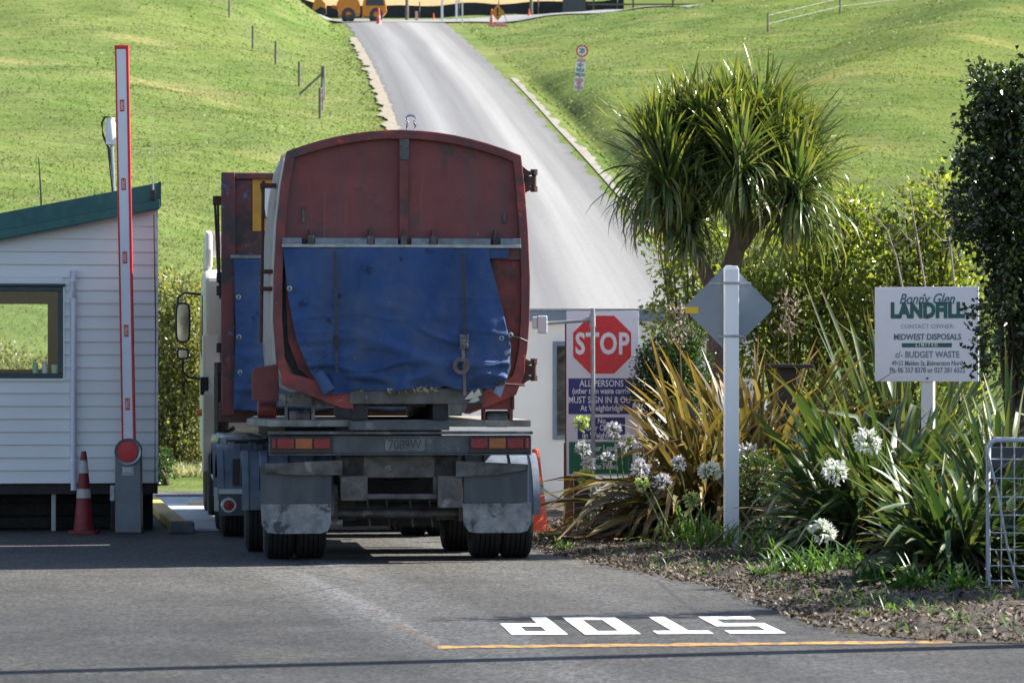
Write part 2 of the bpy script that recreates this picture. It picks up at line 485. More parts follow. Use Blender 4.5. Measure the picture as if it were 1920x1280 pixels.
soil_mat = M('soil_and_mulch', (.052, .038, .028), (.022, .017, .014), 3, .95, 0, 1.0, 30, patches=[((.13, .10, .075), 9, .62, .1), ((.09, .095, .03), 2, .64, .08)])
gravel_pale = M('pale_gravel', (.25, .22, .165), (.17, .15, .11), 4, .95, 0, .8, 30)
def near_mat():
    m, nt, b = new_mat('near_asphalt')
    v = coords(nt)
    rot = coords(nt, (1, 1, 1), (0, 0, R(-10)))      # turned so that the truck's way in runs along one axis
    mp = nt.nodes.new("ShaderNodeMapping"); mp.inputs['Scale'].default_value = (2.2, .10, 1); nt.links.new(rot, mp.inputs[0])
    col = ramp(nt, nz(nt, v, .5, 6, .62), [(.34, (.011, .011, .0115)), (.66, (.027, .0265, .0265))])
    brown = ramp(nt, nz(nt, v, .9, 5, .6), [(.50, 0.0), (.72, .55)])
    col = mixc(nt, brown, col, (.055, .049, .041))
    st = ramp(nt, nz(nt, mp.outputs[0], 1.0, 4, .55), [(.44, 0.0), (.70, .55)])
    sp = nt.nodes.new("ShaderNodeSeparateXYZ"); nt.links.new(rot, sp.inputs[0])
    mr = nt.nodes.new("ShaderNodeMapRange"); nt.links.new(sp.outputs[0], mr.inputs[0])
    mr.inputs[1].default_value = 1.8; mr.inputs[2].default_value = 6.8
    trk = ramp(nt, mr.outputs[0], [(.0, .12), (.20, .2), (.30, 1.0), (.38, .9), (.46, .25), (.60, .35), (.68, .85), (.78, .3), (1, .10)])
    my = nt.nodes.new("ShaderNodeMapRange"); nt.links.new(sp.outputs[1], my.inputs[0])
    my.inputs[1].default_value = 20; my.inputs[2].default_value = 29; my.inputs[3].default_value = .35; my.inputs[4].default_value = 1.0
    mu = nt.nodes.new("ShaderNodeMath"); mu.operation = 'MULTIPLY'; nt.links.new(trk, mu.inputs[0]); nt.links.new(my.outputs[0], mu.inputs[1])
    mv = nt.nodes.new("ShaderNodeMath"); mv.operation = 'MULTIPLY_ADD'; nt.links.new(mu.outputs[0], mv.inputs[0]); nt.links.new(st, mv.inputs[1]); mv.inputs[2].default_value = 0.0
    ma = nt.nodes.new("ShaderNodeMath"); ma.operation = 'MULTIPLY_ADD'; nt.links.new(mu.outputs[0], ma.inputs[0]); ma.inputs[1].default_value = .35; nt.links.new(mv.outputs[0], ma.inputs[2])
    col = mixc(nt, ma.outputs[0], col, (.140, .143, .155))
    md = nt.nodes.new("ShaderNodeMapRange"); md.interpolation_type = 'SMOOTHSTEP'; nt.links.new(sp.outputs[1], md.inputs[0])
    md.inputs[1].default_value = 22; md.inputs[2].default_value = 31; md.inputs[3].default_value = 0.0; md.inputs[4].default_value = .75
    dn = ramp(nt, nz(nt, v, .7, 6, .65), [(.30, .25), (.62, 1.0)])
    mm = nt.nodes.new("ShaderNodeMath"); mm.operation = 'MULTIPLY'; nt.links.new(md.outputs[0], mm.inputs[0]); nt.links.new(dn, mm.inputs[1])
    col = mixc(nt, mm.outputs[0], col, (.070, .066, .058))     # pale dust carried out by the trucks
    oil = ramp(nt, nz(nt, v, 1.7, 3, .5), [(.66, 0.0), (.72, .6)])
    col = mixc(nt, oil, col, (.020, .020, .021))
    vo = nt.nodes.new("ShaderNodeTexVoronoi"); vo.inputs['Scale'].default_value = 38
    nt.links.new(v, vo.inputs['Vector'])
    stone = ramp(nt, vo.outputs['Color'], [(.2, .4), (.8, 1.7)])
    col = mixc(nt, 1.0, col, stone, 'MULTIPLY')
    crack = nt.nodes.new("ShaderNodeTexVoronoi"); crack.feature = 'DISTANCE_TO_EDGE'; crack.inputs['Scale'].default_value = .32
    wob = mixc(nt, .12, v, nt.nodes.new("ShaderNodeTexNoise").outputs[1]) 
    nt.links.new(wob, crack.inputs['Vector'])
    ck = ramp(nt, crack.outputs['Distance'], [(.0, .75), (.006, 0.0)])
    col = mixc(nt, ck, col, (.016, .016, .016))
    nt.links.new(col, b.inputs['Base Color'])
    b.inputs['Roughness'].default_value = .8
    b.inputs['Specular IOR Level'].default_value = .35
    bump(nt, b, vo.outputs['Distance'], .7, .007)
    return m
asphalt = near_mat()
def chip_mat():
    m, nt, b = new_mat('hill_chipseal')
    uv = coords(nt, (1, 1, 1), kind='UV')
    sp = nt.nodes.new("ShaderNodeSeparateXYZ"); nt.links.new(uv, sp.inputs[0])
    wob = nz(nt, coords(nt, (.05, .02, 1), kind='UV'), 1.0, 3)
    ad = nt.nodes.new("ShaderNodeMath"); ad.operation = 'MULTIPLY_ADD'
    nt.links.new(wob, ad.inputs[0]); ad.inputs[1].default_value = .9; nt.links.new(sp.outputs[0], ad.inputs[2])
    mr = nt.nodes.new("ShaderNodeMapRange"); nt.links.new(ad.outputs[0], mr.inputs[0])
    mr.inputs[1].default_value = -2.65; mr.inputs[2].default_value = 3.55
    g = .19
    # pale polished wheel tracks with darker chip between and at the edges
    col = ramp(nt, mr.outputs[0], [(0, (.115, .115, .12)), (.16, (.125, .125, .13)), (.30, (.195, .195, .20)), (.42, (.14, .14, .145)), (.52, (.13, .13, .135)), (.66, (.225, .223, .22)), (.80, (.18, .18, .18)), (.90, (.135, .135, .135)), (1, (.12, .12, .12))])
    st = ramp(nt, nz(nt, coords(nt, (1.6, .012, 1), kind='UV'), 1.0, 4, .6), [(.3, .82), (.7, 1.18)])
    col = mixc(nt, 1.0, col, st, 'MULTIPLY')
    fine = ramp(nt, nz(nt, coords(nt), 9, 5, .75), [(.3, .86), (.7, 1.14)])
    col = mixc(nt, 1.0, col, fine, 'MULTIPLY')
    nt.links.new(col, b.inputs['Base Color'])
    b.inputs['Roughness'].default_value = .85
    b.inputs['Specular IOR Level'].default_value = .3
    bump(nt, b, nz(nt, coords(nt), 22, 5, .7), .4, .02)
    return m
hill_chip = chip_mat()
crest_chip = M('crest_chip', (.20, .20, .20), (.16, .16, .165), .7, .9, 0, .3, 12)

# ------------------------------------------------------------------ terrain
RC = np.polyfit([57, 80, 138, 190, 233, 275], [1.75, 1.15, -1.60, -4.75, -7.75, -11.2], 3)
def road_x(d): return np.polyval(RC, np.clip(d, 50, 280))
def road_z(d):
    d = np.asarray(d, dtype=float)
    t = np.clip((d - 50) / 14, 0, 1)
    z = np.where(d < 64, .149 * 7 * t * t, .149 * (d - 57))
    z = np.where(d > 233, .149 * 176 + .128 * (d - 233), z)
    z = np.where(d > 262, .149 * 176 + .128 * 29 + .2 * (d - 262), z)
    z = np.where(d > 330, .149 * 176 + .128 * 29 + .2 * 68 + .1 * (d - 330), z)
    return z
def road_half(d): return np.interp(d, [50, 90, 138, 233, 240], [3.3, 3.25, 3.05, 3.4, 3.6])
def ground_z(x, d):
    x = np.asarray(x, dtype=float); d = np.asarray(d, dtype=float)
    z = road_z(d)
    rise = np.clip((d - 55) / 30, 0, 1)
    u = x - road_x(d)
    hw = road_half(d)
    lft = np.clip(-u - hw - .8, 0, None); rgt = np.clip(u - hw - .6, 0, None)
    z = z + rise * (.075 * np.clip(lft, 0, 60) + .055 * np.clip(rgt, 0, 60))
    z = z + np.clip((d - 190) / 35, 0, 1) * np.clip((262 - d) / 10, 0, 1) * np.clip(lft * .45, 0, 2.6)
    # ditch and cut bank at the right of the hill road
    ditch = np.clip((d - 66) / 12, 0, 1) * np.clip((190 - d) / 25, 0, 1)
    z = z - ditch * .30 * np.exp(-((rgt - .75) / .4) ** 2) * (rgt > 0)
    z = z + ditch * (.34 + .10 * np.sin(d * .31)) * np.clip((rgt - 1.15) / 1.1, 0, 1)
    w = np.clip((np.abs(u) - hw - .8) / 4, 0, 1) * rise
    z = z + w * (.35 * np.sin(x * .21 + d * .05) * np.sin(d * .083 + 1.3) + .14 * np.sin(x * .9 + 2) * np.sin(d * .33))
    z = z + w * 1.6 * np.exp(-((u - 14 - (d - 130) * .28) / 5.5) ** 2) * np.clip((d - 80) / 60, 0, 1)
    z = z + w * .9 * np.exp(-((-u - 17) / 9) ** 2)
    return z - .035 * (1 - rise)

us = np.concatenate([np.linspace(-150, -30, 25)[:-1], np.linspace(-30, -8, 45)[:-1], np.linspace(-8, 9, 69)[:-1], np.linspace(9, 32, 47)[:-1], np.linspace(32, 150, 25)])
ds = np.concatenate([np.linspace(-60, 48, 28)[:-1], np.linspace(48, 262, 290)[:-1], np.linspace(262, 560, 70)])
U, D = np.meshgrid(us, ds)
X = U + road_x(D)
Z = ground_z(X, D)
nu, nd = len(us), len(ds)
I = np.arange(nu * nd).reshape(nd, nu)
Q = np.stack([I[:-1, :-1], I[:-1, 1:], I[1:, 1:], I[1:, :-1]], -1).reshape(-1, 4)
me = np_mesh('hillside', np.stack([X, D, Z], -1).reshape(-1, 3), Q, smooth=True)
tag(link('ground', me, grass_ground_mat()), kind='structure')

# short pasture grass on the visible slopes
N = 190000
dd = np.exp(rng.uniform(np.log(66), np.log(255), N))
xx = np.clip(rng.uniform(-1, 1, N) * .158 + rng.normal(0, .03, N), -.3, .3) * dd
u_ = xx - road_x(dd)
keep = ((-u_ > road_half(dd) + .5) | (u_ > road_half(dd) + .9)) & ~((dd > 262) & (xx < 6))
dd, xx, u_ = dd[keep], xx[keep], u_[keep]
N = len(dd)
zz = ground_z(xx, dd) - .02
a = rng.uniform(0, 2 * np.pi, N)
near_edge = np.clip(1 - (np.abs(u_) - 3.2) / 2.2, 0, 1)
hgt = rng.uniform(.03, .075, N) * (1 + .9 * near_edge) * np.where(rng.random(N) < .02, 2.0, 1)
wd = rng.uniform(.025, .07, N) * (dd / 120)
lean = rng.normal(0, .5, (N, 2)) * hgt[:, None]
base = np.stack([xx, dd, zz], -1)
side = np.stack([np.cos(a), np.sin(a), np.zeros(N)], -1) * wd[:, None]
tipv = base + np.stack([lean[:, 0], lean[:, 1], hgt], -1)
V = np.stack([base - side, base + side, tipv], 1).reshape(-1, 3)
tag(link('pasture_grass', np_mesh('pasture_grass', V, np.arange(3 * N).reshape(-1, 3)), grass_blade_mat()),
    'short sunlit green pasture grass over the hill slopes beside the climbing road', 'grass', kind='stuff')

# hill road
dh = np.linspace(47, 241, 260)
rows = []
for t in np.linspace(-1, 1, 9):
    hw = road_half(dh) + (.10 * np.sin(dh * .9) + .08 * np.sin(dh * 2.3 + 1)) * (abs(t) == 1)
    xr = road_x(dh) + t * hw
    rows.append(np.stack([xr, dh, road_z(dh) + .03 + .05 * (1 - t * t)], -1))
V = np.stack(rows, 1).reshape(-1, 3)
I = np.arange(len(dh) * 9).reshape(len(dh), 9)
Q = np.stack([I[:-1, :-1], I[:-1, 1:], I[1:, 1:], I[1:, :-1]], -1).reshape(-1, 4)
tag(link('hill_road', np_mesh('hill_road', V, Q, np.stack([np.tile(np.linspace(-3, 3, 9), len(dh)), np.repeat(dh, 9)], -1), smooth=True), hill_chip), kind='structure')
# cross road at the top of the climb
b = MB()
xs_ = np.linspace(-30, 14, 40)
vs = []
for x in xs_:
    for d in (240.5, 243, 246, 249):
        vs.append((x, d, float(ground_z(x, d)) + .10))
b.add(vs, [(i * 4 + k, i * 4 + 4 + k, i * 4 + 5 + k, i * 4 + 1 + k) for i in range(39) for k in range(3)])
tag(b.build('crest_road', crest_chip), kind='structure')
# gravel shoulders and the pale concrete channel beside the hill road
def strip(name, mat, u0, u1, d0, d1, lift, jag, n=400):
    dv = np.linspace(d0, d1, n)
    vs, fs = [], []
    for i, d in enumerate(dv):
        j = jag * noise.noise(Vector((d * .35, u0, 3))) + .5 * jag * noise.noise(Vector((d * 1.1, u1, 9)))
        c = float(road_x(d)); h = float(road_half(d))
        s = 1 if u0 > 0 else -1
        for t in (0, .5, 1):
            u = s * h + u0 + (u1 - u0 + j) * t
            vs.append((c + u, d, max(float(ground_z(c + u, d)), float(road_z(d)) - .1) + lift))
    for i in range(n - 1):
        for k in range(2):
            fs.append((i * 3 + k, i * 3 + 3 + k, i * 3 + 4 + k, i * 3 + 1 + k))
    return tag(MB().add(vs, fs).build(name, mat), kind='structure')
strip('left_shoulder', gravel_pale, -.02, -.50, 60, 215, .075, .35, 900)
strip('right_shoulder', gravel_pale, -.05, .30, 60, 215, .020, .3)
strip('concrete_channel', M('pale_channel', (.24, .22, .185), (.17, .155, .13), 1.5, .9, 0, .4, 20, patches=[((.12, .13, .05), 1.2, .60, .08)]), .26, .54, 72, 172, .035, .22)

# ------------------------------------------------------------------ near road, weighbridge, verge
b = MB()
ys_ = np.linspace(-30, 58, 89); xs_ = np.linspace(-45, 30, 76)
vs = [(x, y, 0.0) for y in ys_ for x in xs_]
nx = len(xs_)
b.add(vs, [(j * nx + i, j * nx + i + 1, (j + 1) * nx + i + 1, (j + 1) * nx + i) for j in range(len(ys_) - 1) for i in range(nx - 1)])
tag(b.build('road', asphalt), kind='structure')

HD = R(7)      # heading of weighbridge, hut and truck, to the left of straight ahead
def local(o, h, x, y, z=0):
    return Vector((o[0] + x * math.cos(h) - y * math.sin(h), o[1] + x * math.sin(h) + y * math.cos(h), z))

wb = thing('weighbridge', 'pale grey steel weighbridge deck under the truck beside the yellow edge rail', 'weighbridge', (-1.80, 37.9, 0), R(8.2))
deck_mat = M('weighbridge_deck', (.50, .52, .54), (.40, .42, .44), 3, .6, .1, .15, 30, (1, .3, 1), patches=[((.25, .25, .26), 2, .62, .1)])
b = MB()
for k in range(4):
    b.box(-1.75, 1.75, .2 + k * 2.75, .2 + k * 2.75 + 2.73, .004, .03)
b.build('deck', deck_mat, wb)
b = MB(); b.box(-1.98, -1.78, -.1, 11.2, .0, .11); b.build('edge_rail', yellow_paint, wb, bevel=.02)
b = MB(); b.box(1.78, 1.98, -.1, 11.2, .0, .11); b.build('edge_rail', yellow_paint, wb, bevel=.02)
b = MB(); b.box(-2.02, -1.74, -.42, -.12, 0, .13); b.build('end_block', dark_concrete, wb, bevel=.02)

# verge of soil at the right
ED = [(21.05, 6.0), (21.1, 3.7), (21.4, 2.8), (22.0, 2.3), (24.4, 2.06), (26.95, 1.85), (30.4, 1.02), (33.6, .36), (36.6, .22), (42, .05), (44.9, 0.0)]
ed_d = [p[0] for p in ED]; ed_x = [p[1] for p in ED]
def verge_z(x, d):
    e = interp(d, ed_d, ed_x)
    s = max(0.0, x - e)
    h = .07 * (1 - math.exp(-s / .9)) * min(1, max(0, (d - 21.0) / 2.2))
    n = noise.noise(Vector((x * 1.3, d * 1.1, 0))) * .07 + noise.noise(Vector((x * 5, d * 4, 4))) * .045 + noise.noise(Vector((x * 13, d * 11, 8))) * .02
    return .006 + h + max(0, n) * min(1, s / .4)
dv = np.linspace(21.05, 44.9, 420)
sv = np.concatenate([np.linspace(0, 4, 110), np.linspace(4.4, 22, 12)])
vs = []
for d in dv:
    e = interp(d, ed_d, ed_x) + .10 * noise.noise(Vector((d * 1.7, 1, 2))) + .06 * noise.noise(Vector((d * 5, 1, 2)))
    for s in sv:
        x = e + s * (1 + .0)
        vs.append((x, d, verge_z(x, d) if s > 0 else .004))
ns = len(sv)
b = MB().add(vs, [(j * ns + i, j * ns + i + 1, (j + 1) * ns + i + 1, (j + 1) * ns + i) for j in range(len(dv) - 1) for i in range(ns - 1)])
tag(b.build('verge', soil_mat, smooth=True), kind='structure')
# mulch, bark flakes and dry leaves on the verge
N = 13000
V = []; 
for i in range(N):
    d = random.uniform(21.2, 40); e = interp(d, ed_d, ed_x)
    x = e - .25 + abs(random.gauss(0, 1.1)) if random.random() < .8 else e + random.uniform(0, 5)
    z = max(.008, verge_z(x, d)) + .006
    a_ = random.uniform(0, 6.28); l = random.uniform(.008, .034); w = l * random.uniform(.2, .6)
    c, s = math.cos(a_), math.sin(a_)
    t1, t2 = random.uniform(-.01, .03), random.uniform(-.01, .03)
    V += [(x - c * l, d - s * l, z), (x + s * w, d - c * w, z + t1), (x + c * l, d + s * l, z + t2 + .005), (x - s * w, d + c * w, z + .01)]
tag(link('leaf_litter', np_mesh('leaf_litter', V, np.arange(4 * N).reshape(-1, 4)),
    leaf_mat('litter', [(.05, .034, .024), (.10, .07, .05), (.24, .20, .15), (.07, .042, .026), (.028, .02, .016), (.04, .028, .02), (.03, .022, .018)], .1, .8)),
    'dry leaves and bark chips scattered over the brown soil verge', 'leaf litter', kind='stuff')

# painted markings
paint_w = M('road_paint_white', (.80, .81, .82), (.66, .67, .68), 5, .6, 0, .3, 30, patches=[((.25, .25, .25), 11, .56, .10), ((.08, .08, .08), 34, .60, .04)])
paint_y = M('road_paint_yellow', (.46, .23, .04), (.34, .18, .04), 5, .6, 0, .3, 30, patches=[((.07, .065, .06), 9, .46, .12)])
paint_faded = M('road_paint_faded', (.20, .12, .05), (.14, .09, .05), 2, .7, 0, .3, 30)
def gquad(b, p, q, r, s, z):
    b.add([(*gr(*c)[:2], z) for c in (p, q, r, s)], [(0, 1, 2, 3)])
b = MB(); n = 24
for i in range(n):
    t0, t1 = i / n, (i + 1) / n
    x0, x1 = 820 + 965 * t0, 820 + 965 * t1
    y0, y1 = 1217 - 10 * t0, 1217 - 10 * t1
    j0, j1 = random.uniform(-.6, .6), random.uniform(-.6, .6)
    gquad(b, (x0, y0 - 1 + j0), (x1, y1 - 1 + j0), (x1, y1 - 6 + j1), (x0, y0 - 6 + j1), .004)
tag(b.build('stop_line', paint_y), kind='structure')
nt_ = paint_faded.node_tree; pb_ = nt_.nodes["Principled BSDF"]
nt_.links.new(ramp(nt_, nz(nt_, coords(nt_), 5, 6, .7), [(.46, 0.0), (.70, .8)]), pb_.inputs['Alpha'])
b = MB(); gquad(b, (818, 1217), (850, 1217), (705, 1146), (690, 1146), .0035)
tag(b.build('faded_line', paint_faded), kind='structure')
# the word STOP, painted for traffic coming the other way; block letters on a 5 x 7 grid
L = {'S': [(0, 0, 5, 1.2), (3.8, 1.2, 5, 3), (0, 2.9, 5, 4.1), (0, 4.1, 1.2, 5.8), (0, 5.8, 5, 7)],
     'T': [(0, 5.8, 5, 7), (1.75, 0, 3.25, 5.8)],
     'O': [(0, 0, 5, 1.2), (0, 5.8, 5, 7), (0, 1.2, 1.55, 5.8), (3.45, 1.2, 5, 5.8)],
     'P': [(0, 0, 1.55, 7), (1.55, 5.8, 5, 7), (1.55, 2.6, 5, 3.8), (3.45, 3.8, 5, 5.8)]}
b = MB()
y_far, y_near = gr(0, 1157)[1], gr(0, 1189)[1]
def sp_(lx, lz):      # lx 0..24.5 over the word, read from the far side; lz 0 (foot, far) .. 7 (head, near)
    d = y_far + (y_near - y_far) * lz / 7
    t = lx / 24.5
    xr = 1.655 - t * 1.78 - (d - y_far) * .075
    return (xr, d - .13 * (t - .5), .005)
for i, ch in enumerate('STOP'):
    for x0, z0, x1, z1 in L[ch]:
        o = i * 6.5
        b.add([sp_(o + x0, z0), sp_(o + x1, z0), sp_(o + x1, z1), sp_(o + x0, z1)], [(0, 1, 2, 3)])
tag(b.build('stop_lettering', paint_w), kind='structure')

# ------------------------------------------------------------------ lettering helper
def text(body, size, mat, parent, loc, sx=1.0, bold=0.0, shear=0.0, name='lettering', align='CENTER', rot=(R(90), 0, 0), depth=.002, spacing=1.0):
    cu = bpy.data.curves.new('t', 'FONT')
    cu.body = body; cu.size = size; cu.offset = bold; cu.shear = shear
    cu.align_x = align; cu.align_y = 'CENTER'; cu.extrude = depth; cu.space_character = spacing
    cu.resolution_u = 3
    o = bpy.data.objects.new('t', cu); COL.objects.link(o)
    bpy.context.view_layer.update()
    dg = bpy.context.evaluated_depsgraph_get()
    me = bpy.data.meshes.new_from_object(o.evaluated_get(dg))
    bpy.data.objects.remove(o); bpy.data.curves.remove(cu)
    me.transform(Matrix.Diagonal((sx, 1, 1, 1)))
    me.materials.clear()
    r = link(name, me, mat, parent)
    r.location = loc; r.rotation_euler = rot
    return r

# ------------------------------------------------------------------ wheels and guards shared by truck and trailer
def tyre_mesh():
    w = .27; r = .445
    prof = [(.25, -w * .42), (.29, -w * .5), (.37, -w * .54), (.415, -w * .5), (r - .012, -w * .44)]
    for k in range(5):
        a0 = -w * .42 + k * w * .84 / 5; a1 = a0 + w * .84 / 5
        prof += [(r, a0 + .006), (r, a1 - .006), (r - .014, a1 - .004), (r - .014, a1 + .002)]
    prof += [(r - .012, w * .44), (.415, w * .5), (.37, w * .54), (.29, w * .5), (.25, w * .42), (.23, 0), (.25, -w * .42)]
    b = MB().lathe(prof, 56, 'x')
    me = bpy.data.meshes.new('tyre'); me.from_pydata(b.v, [], b.f); me.update(); me.materials.append(rubber)
    return me
def rim_mesh():
    b = MB()
    b.lathe([(.248, -.11), (.255, -.09), (.23, -.02), (.20, .0), (.17, -.07), (.12, -.10), (0, -.10)], 28, 'x')
    b.lathe([(.248, .11), (.255, .09), (.23, .02), (.20, .0), (.10, .05), (0, .05)], 28, 'x')
    for k in range(10):
        a = 2 * math.pi * k / 10
        b.cyl((-.13, .15 * math.cos(a), .15 * math.sin(a)), (-.02, .15 * math.cos(a), .15 * math.sin(a)), .018, 6)
    me = bpy.data.meshes.new('wheel'); me.from_pydata(b.v, [], b.f); me.update(); me.materials.append(dirty_steel)
    return me
TY, RM = tyre_mesh(), rim_mesh()
def wheel(parent, x, y, flip=False):
    w = link('wheel', RM, None, parent, loc=(x, y, .445))
    if flip: w.rotation_euler = (0, 0, math.pi)
    link('tyre', TY, None, w)
def guard(parent, xc, y, w=.66, r=.60, low=.50, mat=None):
    """moulded mudguard: flat ribbed arch over the wheel with a straight drop at the back"""
    pts = [(y - r, low), (y - r, .44)] + [(y + r * math.cos(a), .45 + r * .98 * math.sin(a)) for a in np.linspace(math.pi, .35, 18)]
    b = MB(); n = len(pts)
    for x0, x1, t in ((-w / 2, w / 2, 0.0), (-w / 2 - .005, -w / 2 + .06, .018), (-.16, -.08, .018), (.08, .16, .018), (w / 2 - .06, w / 2 + .005, .018)):
        vs = []
        for i, (yy, zz) in enumerate(pts):
            dy, dz = (yy - y), (zz - .45)
            l = math.hypot(dy, dz) or 1
            o = (dy / l * t, max(0, dz) / l * t)
            for x in (x0, x1):
                vs.append((xc + x, yy + o[0], zz + o[1]))
                vs.append((xc + x, yy - dy / l * .03, zz - max(0, dz) / l * .03))
        fs = []
        for i in range(n - 1):
            k = i * 4; j = k + 4
            fs += [(k, k + 2, j + 2, j), (k + 1, j + 1, j + 3, k + 3), (k, j, j + 1, k + 1), (k + 2, k + 3, j + 3, j + 2)]
        fs += [(0, 1, 3, 2), (4 * n - 4, 4 * n - 2, 4 * n - 1, 4 * n - 3)]
        b.add(vs, fs)
    # rolled outer skirt
    sk = []
    for (yy, zz) in pts:
        dy, dz = (yy - y), (zz - .45); l = math.hypot(dy, dz) or 1
        sk.append(((yy, zz), (yy - dy / l * .09, zz - max(0, dz) / l * .09)))
    for sx in (-w / 2 - .003, w / 2 + .003):
        vs = [(xc + sx, *p) for pair in sk for p in pair]
        b.add(vs, [(2 * i, 2 * i + 1, 2 * i + 3, 2 * i + 2) for i in range(n - 1)])
    return b.build('mudguard', mat or guard_mat, parent, smooth=True)

# ------------------------------------------------------------------ trailer
TK = 205.0
def T(px, py): return ((px - 751) / TK, CH - (py - HZ) / TK)
TO = (-1.02, 31.2); TH = R(5.5)
tr = thing('trailer', 'grimy flat deck trailer with red and amber tail lamps under the rear bin', 'trailer', (TO[0], TO[1], 0), TH)
def bx(b, x0, y0, x1, y1, ya, yb):            # rectangle in photo pixels, extruded in local y
    (a, c), (d, e) = T(x0, y0), T(x1, y1)
    return b.box(a, d, ya, yb, e, c)
b = MB(); bx(b, 505, 816, 998, 850, .0, .10); bx(b, 503, 808, 1000, 814, -.05, .12); bx(b, 505, 850, 998, 853, -.03, .1)
b.build('tail_beam', beam_grey, tr, bevel=.006)
for (x0, x1, cols) in ((508, 624, ('r', 'r', 'a', 'r')), (880, 996, ('r', 'a', 'r', 'r'))):
    b = MB(); bx(b, x0, 817, x1, 849, -.03, .0); h = b.build('lamp_housing', black_plastic, tr, bevel=.004)
    ws = (9, 34, 34, 33) if x0 < 600 else (34, 34, 33, 9)
    x = x0 + 2
    for w_, c in zip(ws, cols):
        b = MB(); bx(b, x + 1, 821, x + w_ - 1, 841, -.05, -.03)
        b.build('tail_lamp', lens_red if c == 'r' else lens_amber, h, bevel=.012)
        x += w_
b = MB(); bx(b, 722, 822, 797, 845, -.012, .0); p = b.build('number_plate', M('faded_plate', (.17, .18, .18), (.10, .11, .11), 8, .6), tr, bevel=.004)
c = T(759, 834); text('7089W', .125, M('plate_letters', (.03, .034, .038), (.075, .08, .085), 14, .6), p, (c[0], -.0135, c[1]), .80, .002)
# deck with tapered ears
b = MB()
zt, zb = T(0, 787)[1], T(0, 800)[1]
b.add([(x, y, z) for z in (zb, zt) for x, y in ((-1.19, .1), (1.04, .1), (1.2, .0), (1.2, 4.4), (-1.25, 4.4), (-1.38, 1.2), (-1.25, .6))],
      [(6, 5, 4, 3, 2, 1, 0), tuple(range(7, 14))] + [(i, (i + 1) % 7, 7 + (i + 1) % 7, 7 + i) for i in range(7)])
b.build('deck', M('deck_plate', (.30, .28, .25), (.18, .17, .15), 5, .7, .1, .3, 40, patches=[((.45, .42, .36), 4, .6, .08)]), tr, bevel=.008)
b = MB(); bx(b, 655, 789, 842, 806, -.08, .10); b.build('deck_step', beam_grey, tr, bevel=.008)
# chassis
b = MB()
bx(b, 640, 854, 862, 896, .15, .32); bx(b, 640, 854, 686, 936, .15, .5); bx(b, 815, 854, 862, 936, .15, .5)
bx(b, 640, 926, 862, 936, .10, .22)
b.build('cross_member', dirty_steel, tr, bevel=.008)
b = MB(); bx(b, 668, 805, 700, 880, .35, 4.3); bx(b, 802, 805, 834, 880, .35, 4.3)
bx(b, 660, 900, 850, 1000, 1.7, 1.8); bx(b, 600, 940, 905, 990, 2.9, 3.0)
b.build('chassis_rail', black_steel, tr)
for yy in (.8, 2.2):
    b = MB(); b.cyl((-1.0, yy, .445), (1.0, yy, .445), .075, 16)
    b.box(-.55, -.38, yy - .18, yy + .18, .36, .72); b.box(.38, .55, yy - .18, yy + .18, .36, .72)
    b.cyl((-.45, yy - .3, .62), (-.45, yy + .3, .5), .03); b.cyl((.45, yy - .3, .62), (.45, yy + .3, .5), .03)
    b.build('axle', dirty_steel, tr, smooth=True)
b = MB(); b.cyl((-.62, .42, T(0, 965)[1]), (.62, .42, T(0, 965)[1]), .045); b.box(-.66, -.56, .3, .5, .36, .7); b.box(.56, .66, .3, .5, .36, .7)
for x in (-.28, -.1, .12, .3):
    b.cyl((x, .5, .55), (x + .03, .52, .30), .012, 6)
b.build('brake_gear', dirty_steel, tr, smooth=True)
b = MB(); b.tube([(-.35, .7, .9), (-.3, .6, .75), (-.12, .6, .78), (.1, .65, .7), (.3, .7, .86)], .014); b.tube([(-.2, .7, .92), (-.1, .6, .72), (.2, .6, .74), (.28, .7, .9)], .012)
b.build('air_hose', black_plastic, tr, smooth=True)
b = MB(); b.tube([(-.02, .6, .42), (-.02, .6, .31), (0, .6, .27)], .018, 6); b.build('chain', rust_brown, tr)
# the second axle steers, so it stands a little further out to the left
for yy, off in ((.80, 0.0), (2.22, -.15)):
    for x, fl in ((-1.085, False), (-.80, False), (.84, True), (1.125, True)):
        wheel(tr, x + off, yy, fl)
    guard(tr, -.93 + off, yy, .66, .525, .42)
    guard(tr, .98 + off, yy, .66, .525, .42)
# mud flaps and their brackets
for (x0, x1, lowx0, lowx1) in ((489, 622, 490, 621), (870, 992, 868, 997)):
    b = MB(); bx(b, x0, 874, x1, 948, .02, .035)
    fl = b.build('mud_flap', flap_dark, tr, bevel=.004)
    a0, z1 = T(lowx0, 944); a1, z0 = T(lowx1, 999)
    poly = [(a0, z1), (a0 + .01, z0 + .08), (a0 + .06, z0 + .01), (a0 + .14, z0), (a1 - .10, z0), (a1 - .03, z0 + .02), (a1, z0 + .09), (a1, z1)]
    MB().prism(poly, .0, .016).build('scuffed_hem', flap_pale, fl)
b = MB(); a0, z1 = T(497, 868); a1, z0 = T(642, 890)
b.prism([(a0, z1), (a1, z1 + .03), (a1, z0), (a0 + .3, z0), (a0, z0 + .02)], -.02, .015); b.build('flap_bracket', dirty_steel, tr, bevel=.004)
b = MB(); a0, z1 = T(855, 868); a1, z0 = T(992, 890)
b.prism([(a0, z1 + .02), (a1, z1 - .01), (a1, z1 - .06), (a1 - .3, z0), (a0, z0 - .02)], -.02, .015); b.build('flap_bracket', dirty_steel, tr, bevel=.004)
b = MB(); bx(b, 640, 892, 690, 938, .03, .10); b.build('spring_hanger', dirty_steel, tr, bevel=.006)
b = MB(); bx(b, 822, 892, 868, 952, .03, .10); b.build('spring_hanger', dirty_steel, tr, bevel=.006)
